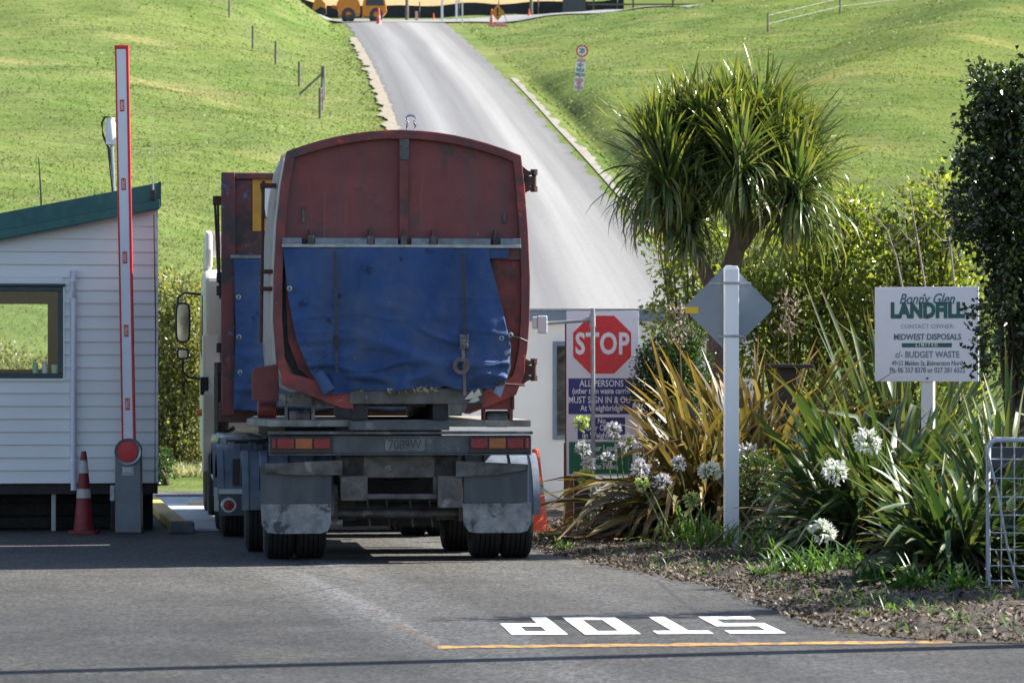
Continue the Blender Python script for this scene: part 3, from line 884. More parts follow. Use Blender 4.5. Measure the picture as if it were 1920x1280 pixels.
b = MB(); b.cyl((-.30, .9, .92), (-.30, 1.6, .92), .11, 18); b.build('air_tank', alu, tr, smooth=True)
b = MB(); b.cyl((0, 4.3, .8), (.0, 5.0, .78), .06); b.box(-.5, -.35, 4.2, 4.7, .75, .88); b.box(.35, .5, 4.2, 4.7, .75, .88); b.build('drawbar', black_steel, tr)

# ------------------------------------------------------------------ rear bin (its own thing, carried by the trailer)
rb = thing('waste_bin', 'maroon steel waste bin with domed rear door and blue tarp, riding on the trailer', 'waste bin', (TO[0], TO[1], 0), TH)
def arch(x0, y0, xc, yc, x1, y1, n=14):
    out = []
    for k in range(n + 1):
        t = k / n
        x = x0 + (x1 - x0) * t
        q = (x - xc) / ((x1 - x0) / 2)
        yb = y0 + (y1 - y0) * t
        out.append((x, yb + (yc - (y0 + y1) / 2) * (1 - q * q)))
    return out
outl = arch(538, 286, 757, 244, 978, 290) + [(985, 350), (991, 430), (995, 520), (994, 600), (990, 655), (981, 702), (962, 738), (905, 758)] + \
       [(655, 757), (600, 745), (538, 716), (519, 680), (513, 600), (514, 520), (519, 420), (528, 340)]
outl = [T(*p) for p in outl]
def inset(poly, w):
    n = len(poly); out = []
    A = sum(poly[i][0] * poly[(i + 1) % n][1] - poly[(i + 1) % n][0] * poly[i][1] for i in range(n))
    s = 1 if A > 0 else -1
    for i in range(n):
        p0, p1, p2 = Vector(poly[i - 1]), Vector(poly[i]), Vector(poly[(i + 1) % n])
        e1 = (p1 - p0).normalized(); e2 = (p2 - p1).normalized()
        n1 = Vector((-e1.y, e1.x)) * s; n2 = Vector((-e2.y, e2.x)) * s
        m_ = (n1 + n2); m_ = m_ / max(.4, m_.length_squared / 2) if m_.length > 0 else n1
        out.append(tuple(p1 + m_ * w))
    return out
inn = inset(outl, .082)
body = inset(outl, .012)
b = MB().prism(body, .16, 3.95); b.build('bin_body', bin_cream, rb, smooth=False)
b = MB()
for yy in (.9, 1.7, 2.5, 3.3):
    b.ring(inset(outl, -.03), inset(outl, .0), yy, yy + .07)
b.build('side_rib', bin_cream, rb)
b = MB().ring(outl, inn, -.02, .16); b.build('door_frame', maroon_frame, rb, bevel=.008)
up = [(x, z) for x, z in inn if z > T(0, 460)[1]]
zl = T(0, 462)[1]
up = sorted(up, key=lambda p: p[0])
# upper door panel, slightly dished
xl, xr = T(533, 0)[0], T(976, 0)[0]
poly = [(xl, zl)] + [p for p in inn if p[1] > zl + .02][::1]
k0 = len([1 for _ in range(15)])
arc_in = inn[0:15]; right_in = [p for p in inn[15:23] if p[1] > zl]; left_in = [p for p in inn[25:] if p[1] > zl]
left_in = sorted(left_in, key=lambda p: p[1])
poly = arc_in + sorted(right_in, key=lambda p: -p[1]) + [(T(984, 0)[0], zl), (T(526, 0)[0], zl)] + left_in
MB().prism(poly, .055, .09).build('door_panel', maroon, rb)
b = MB(); bx(b, 749, 256, 766, 452, .0, .055); b.build('door_rib', maroon_frame, rb, bevel=.006)
b = MB(); bx(b, 749, 256, 767, 300, -.012, .0); b.build('rib_plate', dirty_steel, rb, bevel=.004)
for (x, y, dx, dy) in ((567, 388, 5, 30), (945, 398, 6, 20)):
    b = MB(); bx(b, x, y, x + dx, y + dy, .035, .055); b.build('door_latch', dirty_steel, rb, bevel=.003)
# hinge bar
b = MB()
for x0, x1 in ((530, 566), (590, 688), (702, 746), (771, 805), (820, 920), (938, 977)):
    bx(b, x0, 447, x1, 460, -.05, .03)
b.build('hinge_bar', hinge_metal, rb, bevel=.005)
b = MB(); bx(b, 529, 459, 977, 465, -.06, .0); b.build('hinge_edge', M('bright_edge', (.42, .42, .41), (.30, .30, .30), 14, .5, .3, .3, 60), rb, bevel=.004)
for x in (583, 694, 757, 812, 930):
    b = MB(); bx(b, x - 6, 443, x + 6, 459, -.062, -.0); bx(b, x - 2, 430, x + 1, 446, -.02, .055); b.build('hinge_bracket', dirty_steel, rb, bevel=.004)
b = MB(); bx(b, 566, 449, 590, 458, -.01, .05); b.build('hinge_gap', black_steel, rb)
# inside the lower frame: black sheet painting its shade and the red side panel
b = MB().prism([T(*p) for p in ((530, 463), (980, 463), (985, 600), (965, 715), (900, 752), (650, 752), (560, 715), (522, 640))], .115, .14)
b.build('opening_shade', black_steel, rb)
b = MB().prism([T(*p) for p in ((915, 486), (978, 486), (981, 600), (972, 690), (955, 735), (925, 748))], .06, .10); b.build('side_panel', red_worn, rb)
b = MB(); bx(b, 905, 464, 982, 486, .0, .06); b.build('side_lintel', maroon_frame, rb)
b = MB().prism([T(*p) for p in ((534, 468), (548, 468), (580, 640), (640, 722), (620, 742), (560, 690), (541, 640))], .07, .10); b.build('side_panel', red_worn, rb)
# bottom sill, chamfers and rollers
b = MB(); bx(b, 655, 727, 905, 757, -.05, .16); b.build('sill', scraped, rb, bevel=.008)
b = MB().prism([T(*p) for p in ((516, 660), (530, 660), (545, 700), (662, 730), (662, 766), (640, 764), (532, 722))], -.04, -.02); b.build('corner_plate', red_worn, rb, bevel=.004)
b = MB().prism([T(*p) for p in ((985, 665), (972, 668), (962, 705), (880, 745), (870, 775), (880, 776), (968, 740), (984, 700))], -.04, -.02); b.build('corner_plate', red_worn, rb, bevel=.004)
b = MB(); bx(b, 660, 757, 690, 786, .0, 3.8); bx(b, 812, 757, 842, 786, .0, 3.8); b.build('bin_runner', black_steel, rb)
b = MB().prism([T(*p) for p in ((840, 755), (905, 755), (905, 766), (850, 778), (840, 778))], -.04, .3); b.build('runner_plate', scraped, rb)
for x0, x1, y0, y1, yy in ((542, 584, 766, 800, .12), (914, 957, 770, 801, .10)):
    (a0, z1), (a1, z0) = T(x0, y0), T(x1, y1)
    r_ = (z1 - z0) / 2
    MB().lathe([(0, a0), (r_ * .8, a0), (r_, a0 + .012), (r_, a1 - .012), (r_ * .8, a1), (0, a1)], 24, 'x', (0, yy + r_, z0 + r_)).build('roller', dirty_steel, rb, smooth=True)
    b = MB(); bx(b, x0 - 6, y0 - 30, x0 - 1, y1 - 8, yy, yy + .2); b.build('roller_fork', red_worn if x0 > 900 else dirty_steel, rb, bevel=.004); b = MB(); bx(b, x1 + 1, y0 - 30, x1 + 8, y1 - 10, yy, yy + .2)
    b.build('roller_fork', red_worn if x0 > 900 else dirty_steel, rb, bevel=.004)
b = MB(); bx(b, 905, 738, 968, 768, .1, .3); b.build('roller_mount', red_worn, rb, bevel=.006)
b = MB(); bx(b, 525, 735, 660, 762, .12, .35); b.build('roller_mount', dirty_steel, rb, bevel=.006)
# lug hinges at the right side
for y in (338, 694):
    b = MB()
    for s in (-1, 1):
        b.prism([T(978, y + s * 2), T(1000, y + s * 13), T(1000, y + s * 16), T(990, y + s * 20), T(978, y + s * 30)], .0, .12)
    bx(b, 985, y - 9, 1004, y + 9, .02, .10)
    z0, z1 = T(0, y + 16)[1], T(0, y - 16)[1]
    b.cyl((T(1004, 0)[0], .06, z0), (T(1004, 0)[0], .06, z1), .022, 10)
    for z in (z0, z1): b.cyl((T(1004, 0)[0], .06, z - .02), (T(1004, 0)[0], .06, z + .03), .034, 8)
    b.build('door_hinge', rust_brown, rb)
# lifting ring on the roof
c = T(771, 243)
pts = [(c[0] - .035, 0.02, c[1] - .02), (c[0] - .04, .02, c[1] + .04), (c[0] - .028, .02, c[1] + .07)] + \
      [(c[0] + .045 * math.cos(a_), .02, c[1] + .095 + .035 * math.sin(a_)) for a_ in np.linspace(math.pi * 1.15, -.15 * math.pi, 9)] + \
      [(c[0] + .028, .02, c[1] + .07), (c[0] + .04, .02, c[1] + .04), (c[0] + .035, .02, c[1] - .02)]
b = MB().tube(pts, .013, 8); b.build('lifting_shackle', chrome, rb, smooth=True)
# rods and clamps along the left side
b = MB(); x = T(499, 0)[0]
b.cyl((x, .9, T(0, 330)[1]), (x - .02, .9, T(0, 640)[1]), .016, 8)
for y in (335, 500, 533):
    b.box(x - .03, x + .12, .86, .96, T(0, y + 8)[1], T(0, y)[1])
b.build('tie_rod', rust_brown, rb)
b = MB().prism([T(*p) for p in ((476, 695), (485, 688), (525, 682), (528, 750), (476, 752))], .5, .62); b.build('wing_plate', maroon_frame, rb, bevel=.006)
(a0, z1), (a1, z0) = T(487, 750), T(525, 785); r_ = (z1 - z0) / 2
MB().lathe([(0, a0), (r_ * .85, a0), (r_, a0 + .012), (r_, a1 - .012), (0, a1)], 20, 'x', (0, .75, z0 + r_)).build('roller', maroon_frame, rb, smooth=True)

def tarp(parent, left, right, rows, cols, y0, seed, amp=.03, hem=.03, pins=()):
    lv = [p[2] for p in left]; V = []; FQ = []
    for j in range(rows + 1):
        v = j / rows
        xl = interp(v, [p[2] for p in left], [p[0] for p in left]); zl = interp(v, [p[2] for p in left], [p[1] for p in left])
        xr = interp(v, [p[2] for p in right], [p[0] for p in right]); zr = interp(v, [p[2] for p in right], [p[1] for p in right])
        for i in range(cols + 1):
            u = i / cols
            x = xl + (xr - xl) * u
            z = zl + (zr - zl) * u
            edge = min(1, 4 * u, 4 * (1 - u))
            low = v ** 3
            z += hem * low * (noise.noise(Vector((x * 4, seed, 0))) + .5 * noise.noise(Vector((x * 11, seed, 5))))
            f1 = noise.noise(Vector((x * 1.2 + z * .9, z * .35 + seed, seed)))
            rid = 1 - abs(noise.noise(Vector((x * 3.4 - z * 1.6, z * .9, seed + 3)))) * 2
            rid2 = 1 - abs(noise.noise(Vector((x * 2.2 + z * 2.4, z * 1.6 + 4, seed + 8)))) * 2
            rid3 = 1 - abs(noise.noise(Vector((x * 2.0, z * 7, seed + 11)))) * 2
            y = y0 - .10 * math.sin(math.pi * u) * (.25 + .75 * math.sin(math.pi * min(1, v * .9)))
            y -= amp * f1 * (.3 + v)
            y -= amp * .7 * max(0, rid - .55) * 2 * (.10 + .90 * v * v)
            y -= amp * .6 * max(0, rid2 - .6) * 2 * (.06 + .94 * v * v)
            y -= amp * 1.6 * max(0, rid3 - .4) * low * 1.6
            for (pxx, pd, pw) in pins:        # pinched in where the straps pull
                y += pd * math.exp(-((x - pxx) / pw) ** 2) * (.35 + .65 * v)
                q = (x - pxx)
                y -= .028 * math.cos(q * 26) * math.exp(-(q / .30) ** 2) * v ** 2
            V.append((x, y, z))
    n = cols + 1
    FQ = [(j * n + i, j * n + i + 1, (j + 1) * n + i + 1, (j + 1) * n + i) for j in range(rows) for i in range(cols)]
    me = np_mesh('tarp', V, FQ, smooth=True)
    o = link('tarp', me, tarp_blue, parent)
    s = o.modifiers.new('thickness', 'SOLIDIFY'); s.thickness = .004
    return o
def TP(px, py, v): return (*T(px, py), v)
tp = tarp(rb, [TP(531, 466, 0), TP(541, 560, .35), TP(556, 640, .65), TP(580, 700, .88), TP(604, 733, 1)],
          [TP(917, 466, 0), TP(918, 490, .08), TP(937, 560, .35), TP(958, 650, .68), TP(950, 705, .88), TP(928, 730, 1)], 110, 150, -.045, 2.3, .062, .05,
          [(T(627, 0)[0], .05, .10), (T(866, 0)[0], .05, .10)])
b = MB(); bx(b, 905, 466, 954, 484, -.045, -.03); b.build('tarp_flap', tarp_blue, tp)
b = MB().add([(*T(925, 735)[:1], -.07, T(925, 735)[1]), (T(958, 662)[0], -.06, T(958, 662)[1]), (T(957, 690)[0], -.1, T(957, 690)[1]), (T(937, 745)[0], -.14, T(937, 745)[1]), (T(912, 728)[0], -.1, T(912, 728)[1])], [(0, 1, 2, 3, 4)])
b.build('folded_corner', M('tarp_underside', (.36, .40, .46), (.28, .32, .40), 6, .5), tp)
# rolled roll of cloth at the lower left
a0 = T(605, 715); b = MB().cyl((a0[0] - .04, -.10, a0[1] + .07), (a0[0] + .06, -.16, a0[1] - .10), .055, 14, .062); b.build('rolled_corner', tarp_blue, tp, smooth=True)
for px, y0, y1, m_ in ((627, 473, 700, strap_mat), (866, 478, 640, strap_mat), (866, 640, 742, strap_brown)):
    x = T(px, 0)[0]; z0, z1 = T(0, y1)[1], T(0, y0)[1]
    vs = []; n = 14
    for i in range(n + 1):
        z = z1 + (z0 - z1) * i / n
        yb = -.155 + .06 * abs(i / n - .5)
        for dx in (-.014, .014): vs.append((x + dx + .02 * i / n, yb, z))
    MB().add(vs, [(2 * i, 2 * i + 1, 2 * i + 3, 2 * i + 2) for i in range(n)]).build('strap', m_, tp)
x, z = T(867, 640); b = MB(); b.box(x - .02, x + .028, -.19, -.16, z - .06, z + .055); b.box(x - .034, x - .024, -.2, -.15, z - .07, z + .06); b.box(x + .03, x + .04, -.2, -.15, z - .07, z + .06); b.cyl((x - .03, -.19, z - .03), (x + .03, -.19, z - .03), .016, 8)
b.build('ratchet', M('worn_ratchet', (.20, .20, .20), (.10, .10, .10), 30, .45, .6), tp, bevel=.003)
x, z = T(629, 640); b = MB(); b.box(x - .025, x + .025, -.17, -.13, z - .05, z + .05); b.build('buckle', black_steel, tp, bevel=.004)
x, z = T(862, 686); b = MB()
for k in range(3):
    b.ring([(x + (.075 - k * .012) * math.cos(a_), z + (.075 - k * .012) * math.sin(a_)) for a_ in np.linspace(0, 2 * math.pi, 22)[:-1]],
           [(x + (.068 - k * .012) * math.cos(a_), z + (.068 - k * .012) * math.sin(a_)) for a_ in np.linspace(0, 2 * math.pi, 22)[:-1]], -.21 + .003 * k, -.17)
pt = [(x + .05, z - .04), (x + .09, z - .10), (x + .15, z - .11), (x + .14, z - .075), (x + .09, z - .07)]
vs = []
for p in pt: vs += [(p[0], -.2, p[1]), (p[0], -.165, p[1])]
b.add(vs, [(2 * i, 2 * i + 1, 2 * i + 3, 2 * i + 2) for i in range(len(pt) - 1)])
b.build('strap_coil', strap_brown, tp)
for px, py in ((543, 542), (957, 628), (941, 712), (940, 634)):
    x, z = T(px, py)
    MB().lathe([(.011, -.012), (.024, -.008), (.026, 0), (.011, 0)], 14, 'y', (x, -.085 if px < 600 else -.075, z)).build('eyelet', galv, tp, smooth=True)
b = MB().tube([(*[T(957, 630)[0]], -.085, T(957, 630)[1]), (T(975, 0)[0], -.09, T(0, 634)[1]), (T(990, 0)[0], -.03, T(0, 640)[1])], .007, 6); b.build('tie_cord', black_plastic, tp)
b = MB().tube([(T(925, 0)[0], -.13, T(0, 718)[1]), (T(984, 0)[0], -.07, T(0, 722)[1])], .011, 6); b.build('tarp_pin', rust_brown, rb)
# straw and torn paper caught on the sill
V = []
for i in range(70):
    px = random.uniform(722, 815); x, z = T(px, 729 + random.uniform(-3, 6)); V += [(x, -.14, z), (x + random.uniform(.01, .04), -.15, z + random.uniform(-.03, .03)), (x + .012, -.145, z + random.uniform(.0, .03))]
link('straw', np_mesh('straw', V, np.arange(len(V)).reshape(-1, 3)), M('dry_straw', (.45, .36, .18), (.3, .24, .12), 30, .8), rb)
b = MB()
for (px, py) in ((880, 742), (892, 738), (888, 748)):
    x, z = T(px, py); b.add([(x - .05, -.09, z - .03), (x + .02, -.12, z + .05), (x + .05, -.1, z - .01), (x + .0, -.13, z - .03)], [(0, 1, 2), (0, 2, 3)])
b.build('torn_paper', paper, rb)

# ------------------------------------------------------------------ truck
UO = (-1.76, 35.75); UK = F / UO[1]
def S(px, py): return ((px - 960) / UK - UO[0], CH - (py - HZ) / UK)
tk = thing('truck', 'white cabbed hook lift truck with blue grey mudguards driving onto the weighbridge', 'truck', (UO[0], UO[1], 0), HD)
b = MB(); b.box(-.45, -.33, .2, 8.6, .78, 1.02); b.box(.33, .45, .2, 8.6, .78, 1.02); b.box(-.9, .9, .15, .3, .72, .95); b.box(-1.1, 1.1, 2.6, 4.0, .5, 1.0); b.build('chassis_rail', black_steel, tk)
b = MB(); b.box(-.6, .6, .3, 6.1, 1.02, 1.2); b.build('hook_frame', black_steel, tk)
for yy in (1.05, 2.40):
    b = MB(); b.cyl((-1.0, yy, .445), (1.0, yy, .445), .09, 14); b.build('axle', black_steel, tk)
    for x, fl in ((-1.11, False), (-.82, False), (.82, True), (1.11, True)):
        wheel(tk, x, yy, fl)
    for s in (-1, 1):
        g = guard(tk, s * .965, yy, .66, .53, .40)
        if s < 0:
            b = MB(); b.box(-1.29, -.62, yy - .56, yy - .535, .24, .50); b.build('mud_flap', flap_dark if yy < 2 else alu, tk)
            if yy < 2:
                b = MB(); b.box(-1.29, -.62, yy - .575, yy - .56, .47, .52); b.build('flap_strip', alu, tk)
                c_ = S(433, 943); MB().lathe([(0, -.012), (.075, -.012), (.085, 0)], 20, 'y', (c_[0], yy - .562, .35)).build('reflector_rim', alu, tk, smooth=True)
                MB().lathe([(0, -.022), (.05, -.02), (.058, -.01)], 20, 'y', (c_[0], yy - .562, .35)).build('reflector', lens_red, tk, smooth=True)
                b = MB(); b.box(c_[0] + .04, c_[0] + .14, yy - .57, yy - .535, .56, .84); b.build('hole_plate', black_plastic, tk)
for yy in (6.6, 8.0):
    for x, fl in ((-1.06, False), (1.06, True)): wheel(tk, x, yy, fl)
b = MB(); b.box(-1.2, -.65, 3.3, 5.6, .45, 1.05); b.build('fuel_tank', alu, tk, bevel=.08)
b = MB(); b.box(.65, 1.2, 3.3, 5.6, .45, 1.05); b.build('fuel_tank', alu, tk, bevel=.08)
# cab: shell in side profile, with roof deflector, mirrors
cabl = [(6.55, 1.05), (6.50, 2.2), (6.52, 2.95), (6.75, 3.05), (8.1, 3.02), (8.5, 2.3), (8.62, 1.6), (8.62, .75), (7.0, .75), (7.0, 1.05)]
def side_prism(poly, x0, x1):
    n = len(poly)
    vs = [(x0, y, z) for y, z in poly] + [(x1, y, z) for y, z in poly]
    return MB().add(vs, [tuple(range(n)), tuple(range(2 * n - 1, n - 1, -1))] + [(i, (i + 1) % n, n + (i + 1) % n, n + i) for i in range(n)])
side_prism(cabl, -1.24, 1.24).build('cab', cab_white, tk, bevel=.05)
defl = [(6.75, 3.06), (6.72, 3.30), (6.80, 3.52), (7.1, 3.55), (7.9, 3.25), (8.05, 3.06)]
b = side_prism(defl, -1.22, -1.14); b.add(side_prism(defl, 1.14, 1.22).v, side_prism(defl, 1.14, 1.22).f)
b.add([(-1.14, 7.1, 3.545), (1.14, 7.1, 3.545), (1.14, 7.9, 3.245), (-1.14, 7.9, 3.245)], [(0, 1, 2, 3)])
b.build('roof_deflector', cab_white, tk, bevel=.03)
b = side_prism([(6.35, .55), (6.35, 1.5), (6.5, 2.25), (6.7, 2.25), (6.7, .55)], -1.27, -1.05); b.build('side_skirt', cab_white, tk, bevel=.03)
b = MB(); b.box(-1.262, -1.25, 6.9, 7.0, 1.95, 2.15); b.build('door_handle', black_plastic, tk)
b = side_prism([(7.35, 1.95), (7.35, 2.75), (8.1, 2.72), (8.35, 2.1)], -1.252, -1.246); b.build('side_window', dark_glass, tk)
b = MB(); b.box(-1.0, 1.0, 6.42, 6.5, 1.3, 2.9); b.build('cab_back', black_steel, tk)
c0 = S(366, 785)
b = MB(); b.cyl((-1.33, 6.9, 1.28), (-1.24, 6.9, 1.28), .045, 12); b.build('side_indicator', M('amber_lens', (.8, .22, .02), (.75, .2, .02), 8, .25), tk, smooth=True)
def mirror(x, y, zc, w, h, sx, name):
    hs = []
    for k in range(20):
        a_ = 2 * math.pi * k / 20; ca, sa = math.cos(a_), math.sin(a_)
        hs.append((x + w / 2 * math.copysign(abs(ca) ** .55, ca), zc + h / 2 * math.copysign(abs(sa) ** .45, sa)))
    o = MB().prism(hs, y, y + .10).build(name, black_plastic, tk, bevel=.01)
    MB().prism(inset(hs, .026), y - .004, y + .01).build('mirror_glass', M('mirror_silver', (.42, .45, .43), (.42, .45, .43), 1, .02, 1), o)
for s in (-1, 1):
    x = s * 1.47
    mirror(x, 8.05, 2.42, .20, .52, s, 'mirror'); mirror(x + .0, 8.06, 2.02, .16, .15, s, 'mirror')
    b = MB().tube([(s * 1.22, 8.1, 2.78), (x - .02 * s, 8.1, 2.80), (x + .06 * s, 8.1, 2.74), (x + .07 * s, 8.1, 2.6)], .017, 8)
    b.build('mirror_arm', black_plastic, tk, smooth=True); b = MB()
    b.tube([(x, 8.1, 1.95), (x, 8.1, 1.8), (s * 1.40, 8.1, 1.72), (s * 1.22, 8.1, 1.70)], .017, 8)
    b.build('mirror_arm', black_plastic, tk, smooth=True)
b = MB(); b.box(-1.30, -1.20, 6.36, 6.46, 1.5, 1.72); b.build('bracket', black_plastic, tk)
b = MB(); b.tube([(-1.1, 6.3, 1.3), (-1.05, 6.2, 1.0), (-.9, 6.1, 1.1)], .03); b.cyl((-1.05, 6.2, .95), (-1.05, 6.2, 1.9), .09, 12); b.build('air_intake', black_plastic, tk)

# front bin on the truck
fb = thing('waste_bin', 'square topped rusty maroon bin with a yellow patch carried behind the white cab', 'waste bin', (UO[0], UO[1], 0), HD)
def sbx(b, x0, y0, x1, y1, ya, yb):
    (a, c), (d, e) = S(x0, y0), S(x1, y1); return b.box(a, d, ya, yb, e, c)
WL = S(416, 0)[0]; WR = WL + 2.5
zt_ = S(0, 325)[1]; zb_ = S(0, 770)[1]
b = MB(); b.add([(x, y, z) for z in (zb_ + .1, zt_ - .03) for x, y in ((WL + .03, .141), (WR - .03, .141), (WR - .42, 5.9), (WL + .42, 5.9))],
      [(3, 2, 1, 0), (4, 5, 6, 7), (0, 1, 5, 4), (1, 2, 6, 5), (2, 3, 7, 6), (3, 0, 4, 7)]); b.build('bin_body', rusty, fb, bevel=.02)
b = MB(); b.box(WL, WL + .14, -.04, .14, zb_ - .05, zt_); b.build('corner_post', rusty, fb, bevel=.01)
b = MB(); b.box(WR - .14, WR, -.04, .14, zb_ - .05, zt_); b.build('corner_post', rusty, fb, bevel=.01)
b = MB(); b.box(WL + .14, WR - .14, -.03, .14, zt_ - .07, zt_ - .002); b.build('top_rail', rusty, fb, bevel=.01)
b = MB(); b.box(WL + .14, WR - .14, .03, .137, S(0, 486)[1], zt_ - .075); b.build('door_panel', rusty, fb)
b = MB(); sbx(b, 474, 331, 560, 434, .018, .03); yp = b.build('yellow_patch', M('yellow_patch', (.52, .27, .03), (.45, .23, .03), 5, .6, patches=[((.10, .04, .03), 7, .66, .03)]), fb)
poly = [S(*p) for p in ((489, 352), (540, 352), (532, 410), (497, 410))]
MB().prism(poly, .011, .018).build('shield_outline', black_plastic, yp)
MB().prism(inset(poly, .012), .006, .011).build('shield_mark', white_paint, yp)
b = MB(); sbx(b, 432, 479, 600, 486, -.05, .03); b.build('hinge_bar', hinge_metal, fb, bevel=.004)
b = MB(); b.box(WL + .14, WR - .14, .06, .13, zb_, S(0, 486)[1]); b.build('lower_panel', black_steel, fb)
xl = S(438, 0)[0]
tarp(fb, [(xl, S(0, 487)[1], 0), (xl + .02, S(0, 620)[1], .5), (xl, S(0, 768)[1], 1)], [(WR - .2, S(0, 487)[1], 0), (WR - .22, S(0, 768)[1], 1)], 60, 80, -.05, 7.7, .05, .03)
for px, py in ((447, 558), (448, 632), (450, 698), (470, 700)):
    x, z = S(px, py); MB().lathe([(.012, -.012), (.026, -.008), (.028, 0), (.012, 0)], 14, 'y', (x, -.085, z)).build('eyelet', galv, fb, smooth=True)
b = MB(); sbx(b, 401, 368, 417, 384, .1, .25); b.build('rod_bracket', rust_brown, fb, bevel=.006)
b = MB()
(x0, z0), (x1, z1) = S(405, 380), S(412, 530); (x2, z2), (x3, z3) = S(410, 380), S(415, 560)
b.cyl((x0, .2, z0), (x1, .2, z1), .013, 8); b.cyl((x2, .16, z2), (x3, .16, z3), .013, 8); b.build('tie_rod', rust_brown, fb)
b = MB()
for py in (520, 545, 652, 690):
    x, z = S(413, py); b.box(x - .03, x + .05, .05, .2, z - .05, z + .05)
b.build('side_latch', black_steel, fb, bevel=.006)
b = MB(); b.box(WL + .35, WR - .35, .0, 5.8, zb_ - .12, zb_ + .1); b.box(WL - .02, WR + .02, -.03, .3, zb_ - .12, zb_ + .09); b.build('floor_frame', rust_brown, fb, bevel=.01)

# ------------------------------------------------------------------ weighbridge hut
HO = (-3.94, 38.0); HK = 168.4
def Hx(px): return (px - 298) / HK
def Hz(py): return CH - (py - HZ) / HK
hut = thing('hut', 'white weatherboard weighbridge hut with sloping teal roof raised on piles', 'hut', (HO[0], HO[1], 0), HD)
HW, HDp = 4.6, 3.0
z_fl = Hz(905); zr_ = Hz(388); slope = .20
def rz_(x): return zr_ + slope * x           # underside line of the roof at local x (x <= 0)
wx0, wx1, wz0, wz1 = Hx(-120), Hx(121), Hz(709), Hz(538)
b = MB(); bh = 24 / HK
nrow = 24
for r_ in range(nrow):
    z0 = z_fl + r_ * bh; z1 = z0 + bh
    segs = [(-HW, 0)]
    if z1 > wz0 + .01 and z0 < wz1 - .01: segs = [(-HW, wx0), (wx1, 0)]
    for x0, x1 in segs:
        zl0 = rz_(x1) - .0
        if z0 > rz_(x1) - .02: continue
        if rz_(x0) < z1: x0 = max(x0, (z1 - zr_) / slope - .25)
        if x0 >= x1: continue
        vs = [(x, y, z) for x in (x0, x1) for y, z in ((-.030, z0 + .004), (-.012, z1 + .002), (.02, z1 + .002), (.02, z0 + .004), (-.016, z0), (-.028, z0))]
        b.add(vs, [(0, 6, 7, 1), (1, 7, 8, 2), (3, 9, 10, 4), (4, 10, 11, 5), (5, 11, 6, 0), (0, 1, 2, 3, 4, 5), (11, 10, 9, 8, 7, 6)])
for r_ in range(nrow):
    z0 = z_fl + r_ * bh; z1 = z0 + bh
    if z1 > wz1 and z0 < wz1: b.box(wx0, wx1 + .002, -.026, .015, wz1 + .032, z1)
    if z1 > wz0 and z0 < wz0: b.box(wx0, wx1 + .002, -.026, .015, z0, wz0 - .031)
k_ = .012
b.add([(x, y, z) for y in (-.010, .018) for x, z in ((-HW, rz_(-HW) - .25), (-.004, rz_(0) - .25), (-.004, rz_(0) + .05), (-HW, rz_(-HW) + .05))],
      [(0, 1, 2, 3), (7, 6, 5, 4), (0, 4, 5, 1), (1, 5, 6, 2), (2, 6, 7, 3), (3, 7, 4, 0)])
b.build('wall', hut_white, hut)
b = MB()                                          # side, back, floor, lining
b.box(-.12, -.002, .022, HDp, z_fl, zr_ - .01); b.box(-HW, -HW + .12, .022, HDp, z_fl, rz_(-HW))
bw0, bw1, bz0, bz1 = Hx(-170), Hx(95), Hz(690), Hz(552)
b.box(-HW + .12, bw0, HDp - .1, HDp, z_fl, rz_(-HW) ); b.box(bw1, -.12, HDp - .1, HDp, z_fl, rz_(-1.3))
b.box(bw0, bw1, HDp - .1, HDp, z_fl, bz0); b.box(bw0, bw1, HDp - .1, HDp, bz1, rz_(-2.6))
b.build('wall', cladding_brown, hut)
b = MB(); b.box(-HW, -.003, .023, HDp, z_fl - .12, z_fl - .002); b.build('floor', dark_wood, hut)
b = MB()
for yy in (-.2, HDp + .15):
    pass
t = .26
vs = []
for x in (-HW - .25, .012):
    z = rz_(x)
    vs += [(x, -.16, z - .02), (x, -.16, z + t), (x, HDp + .2, z + t), (x, HDp + .2, z - .02)]
b.add(vs, [(0, 1, 5, 4), (1, 2, 6, 5), (2, 3, 7, 6), (3, 0, 4, 7), (0, 3, 2, 1), (4, 5, 6, 7)])
roof = b.build('roof', teal, hut, bevel=.006)
vs = []
for x in (-HW - .26, .016):
    z = rz_(x); vs += [(x, -.185, z - .035), (x, -.185, z + .07), (x, -.161, z + .07), (x, -.161, z - .035)]
MB().add(vs, [(0, 1, 5, 4), (1, 2, 6, 5), (2, 3, 7, 6), (3, 0, 4, 7), (0, 3, 2, 1), (4, 5, 6, 7)]).build('gutter', teal, hut, bevel=.01)
b = MB(); b.box(.0, .03, -.17, .3, zr_ + .0, zr_ + .27); b.build('fascia_cap', teal_dark, hut)
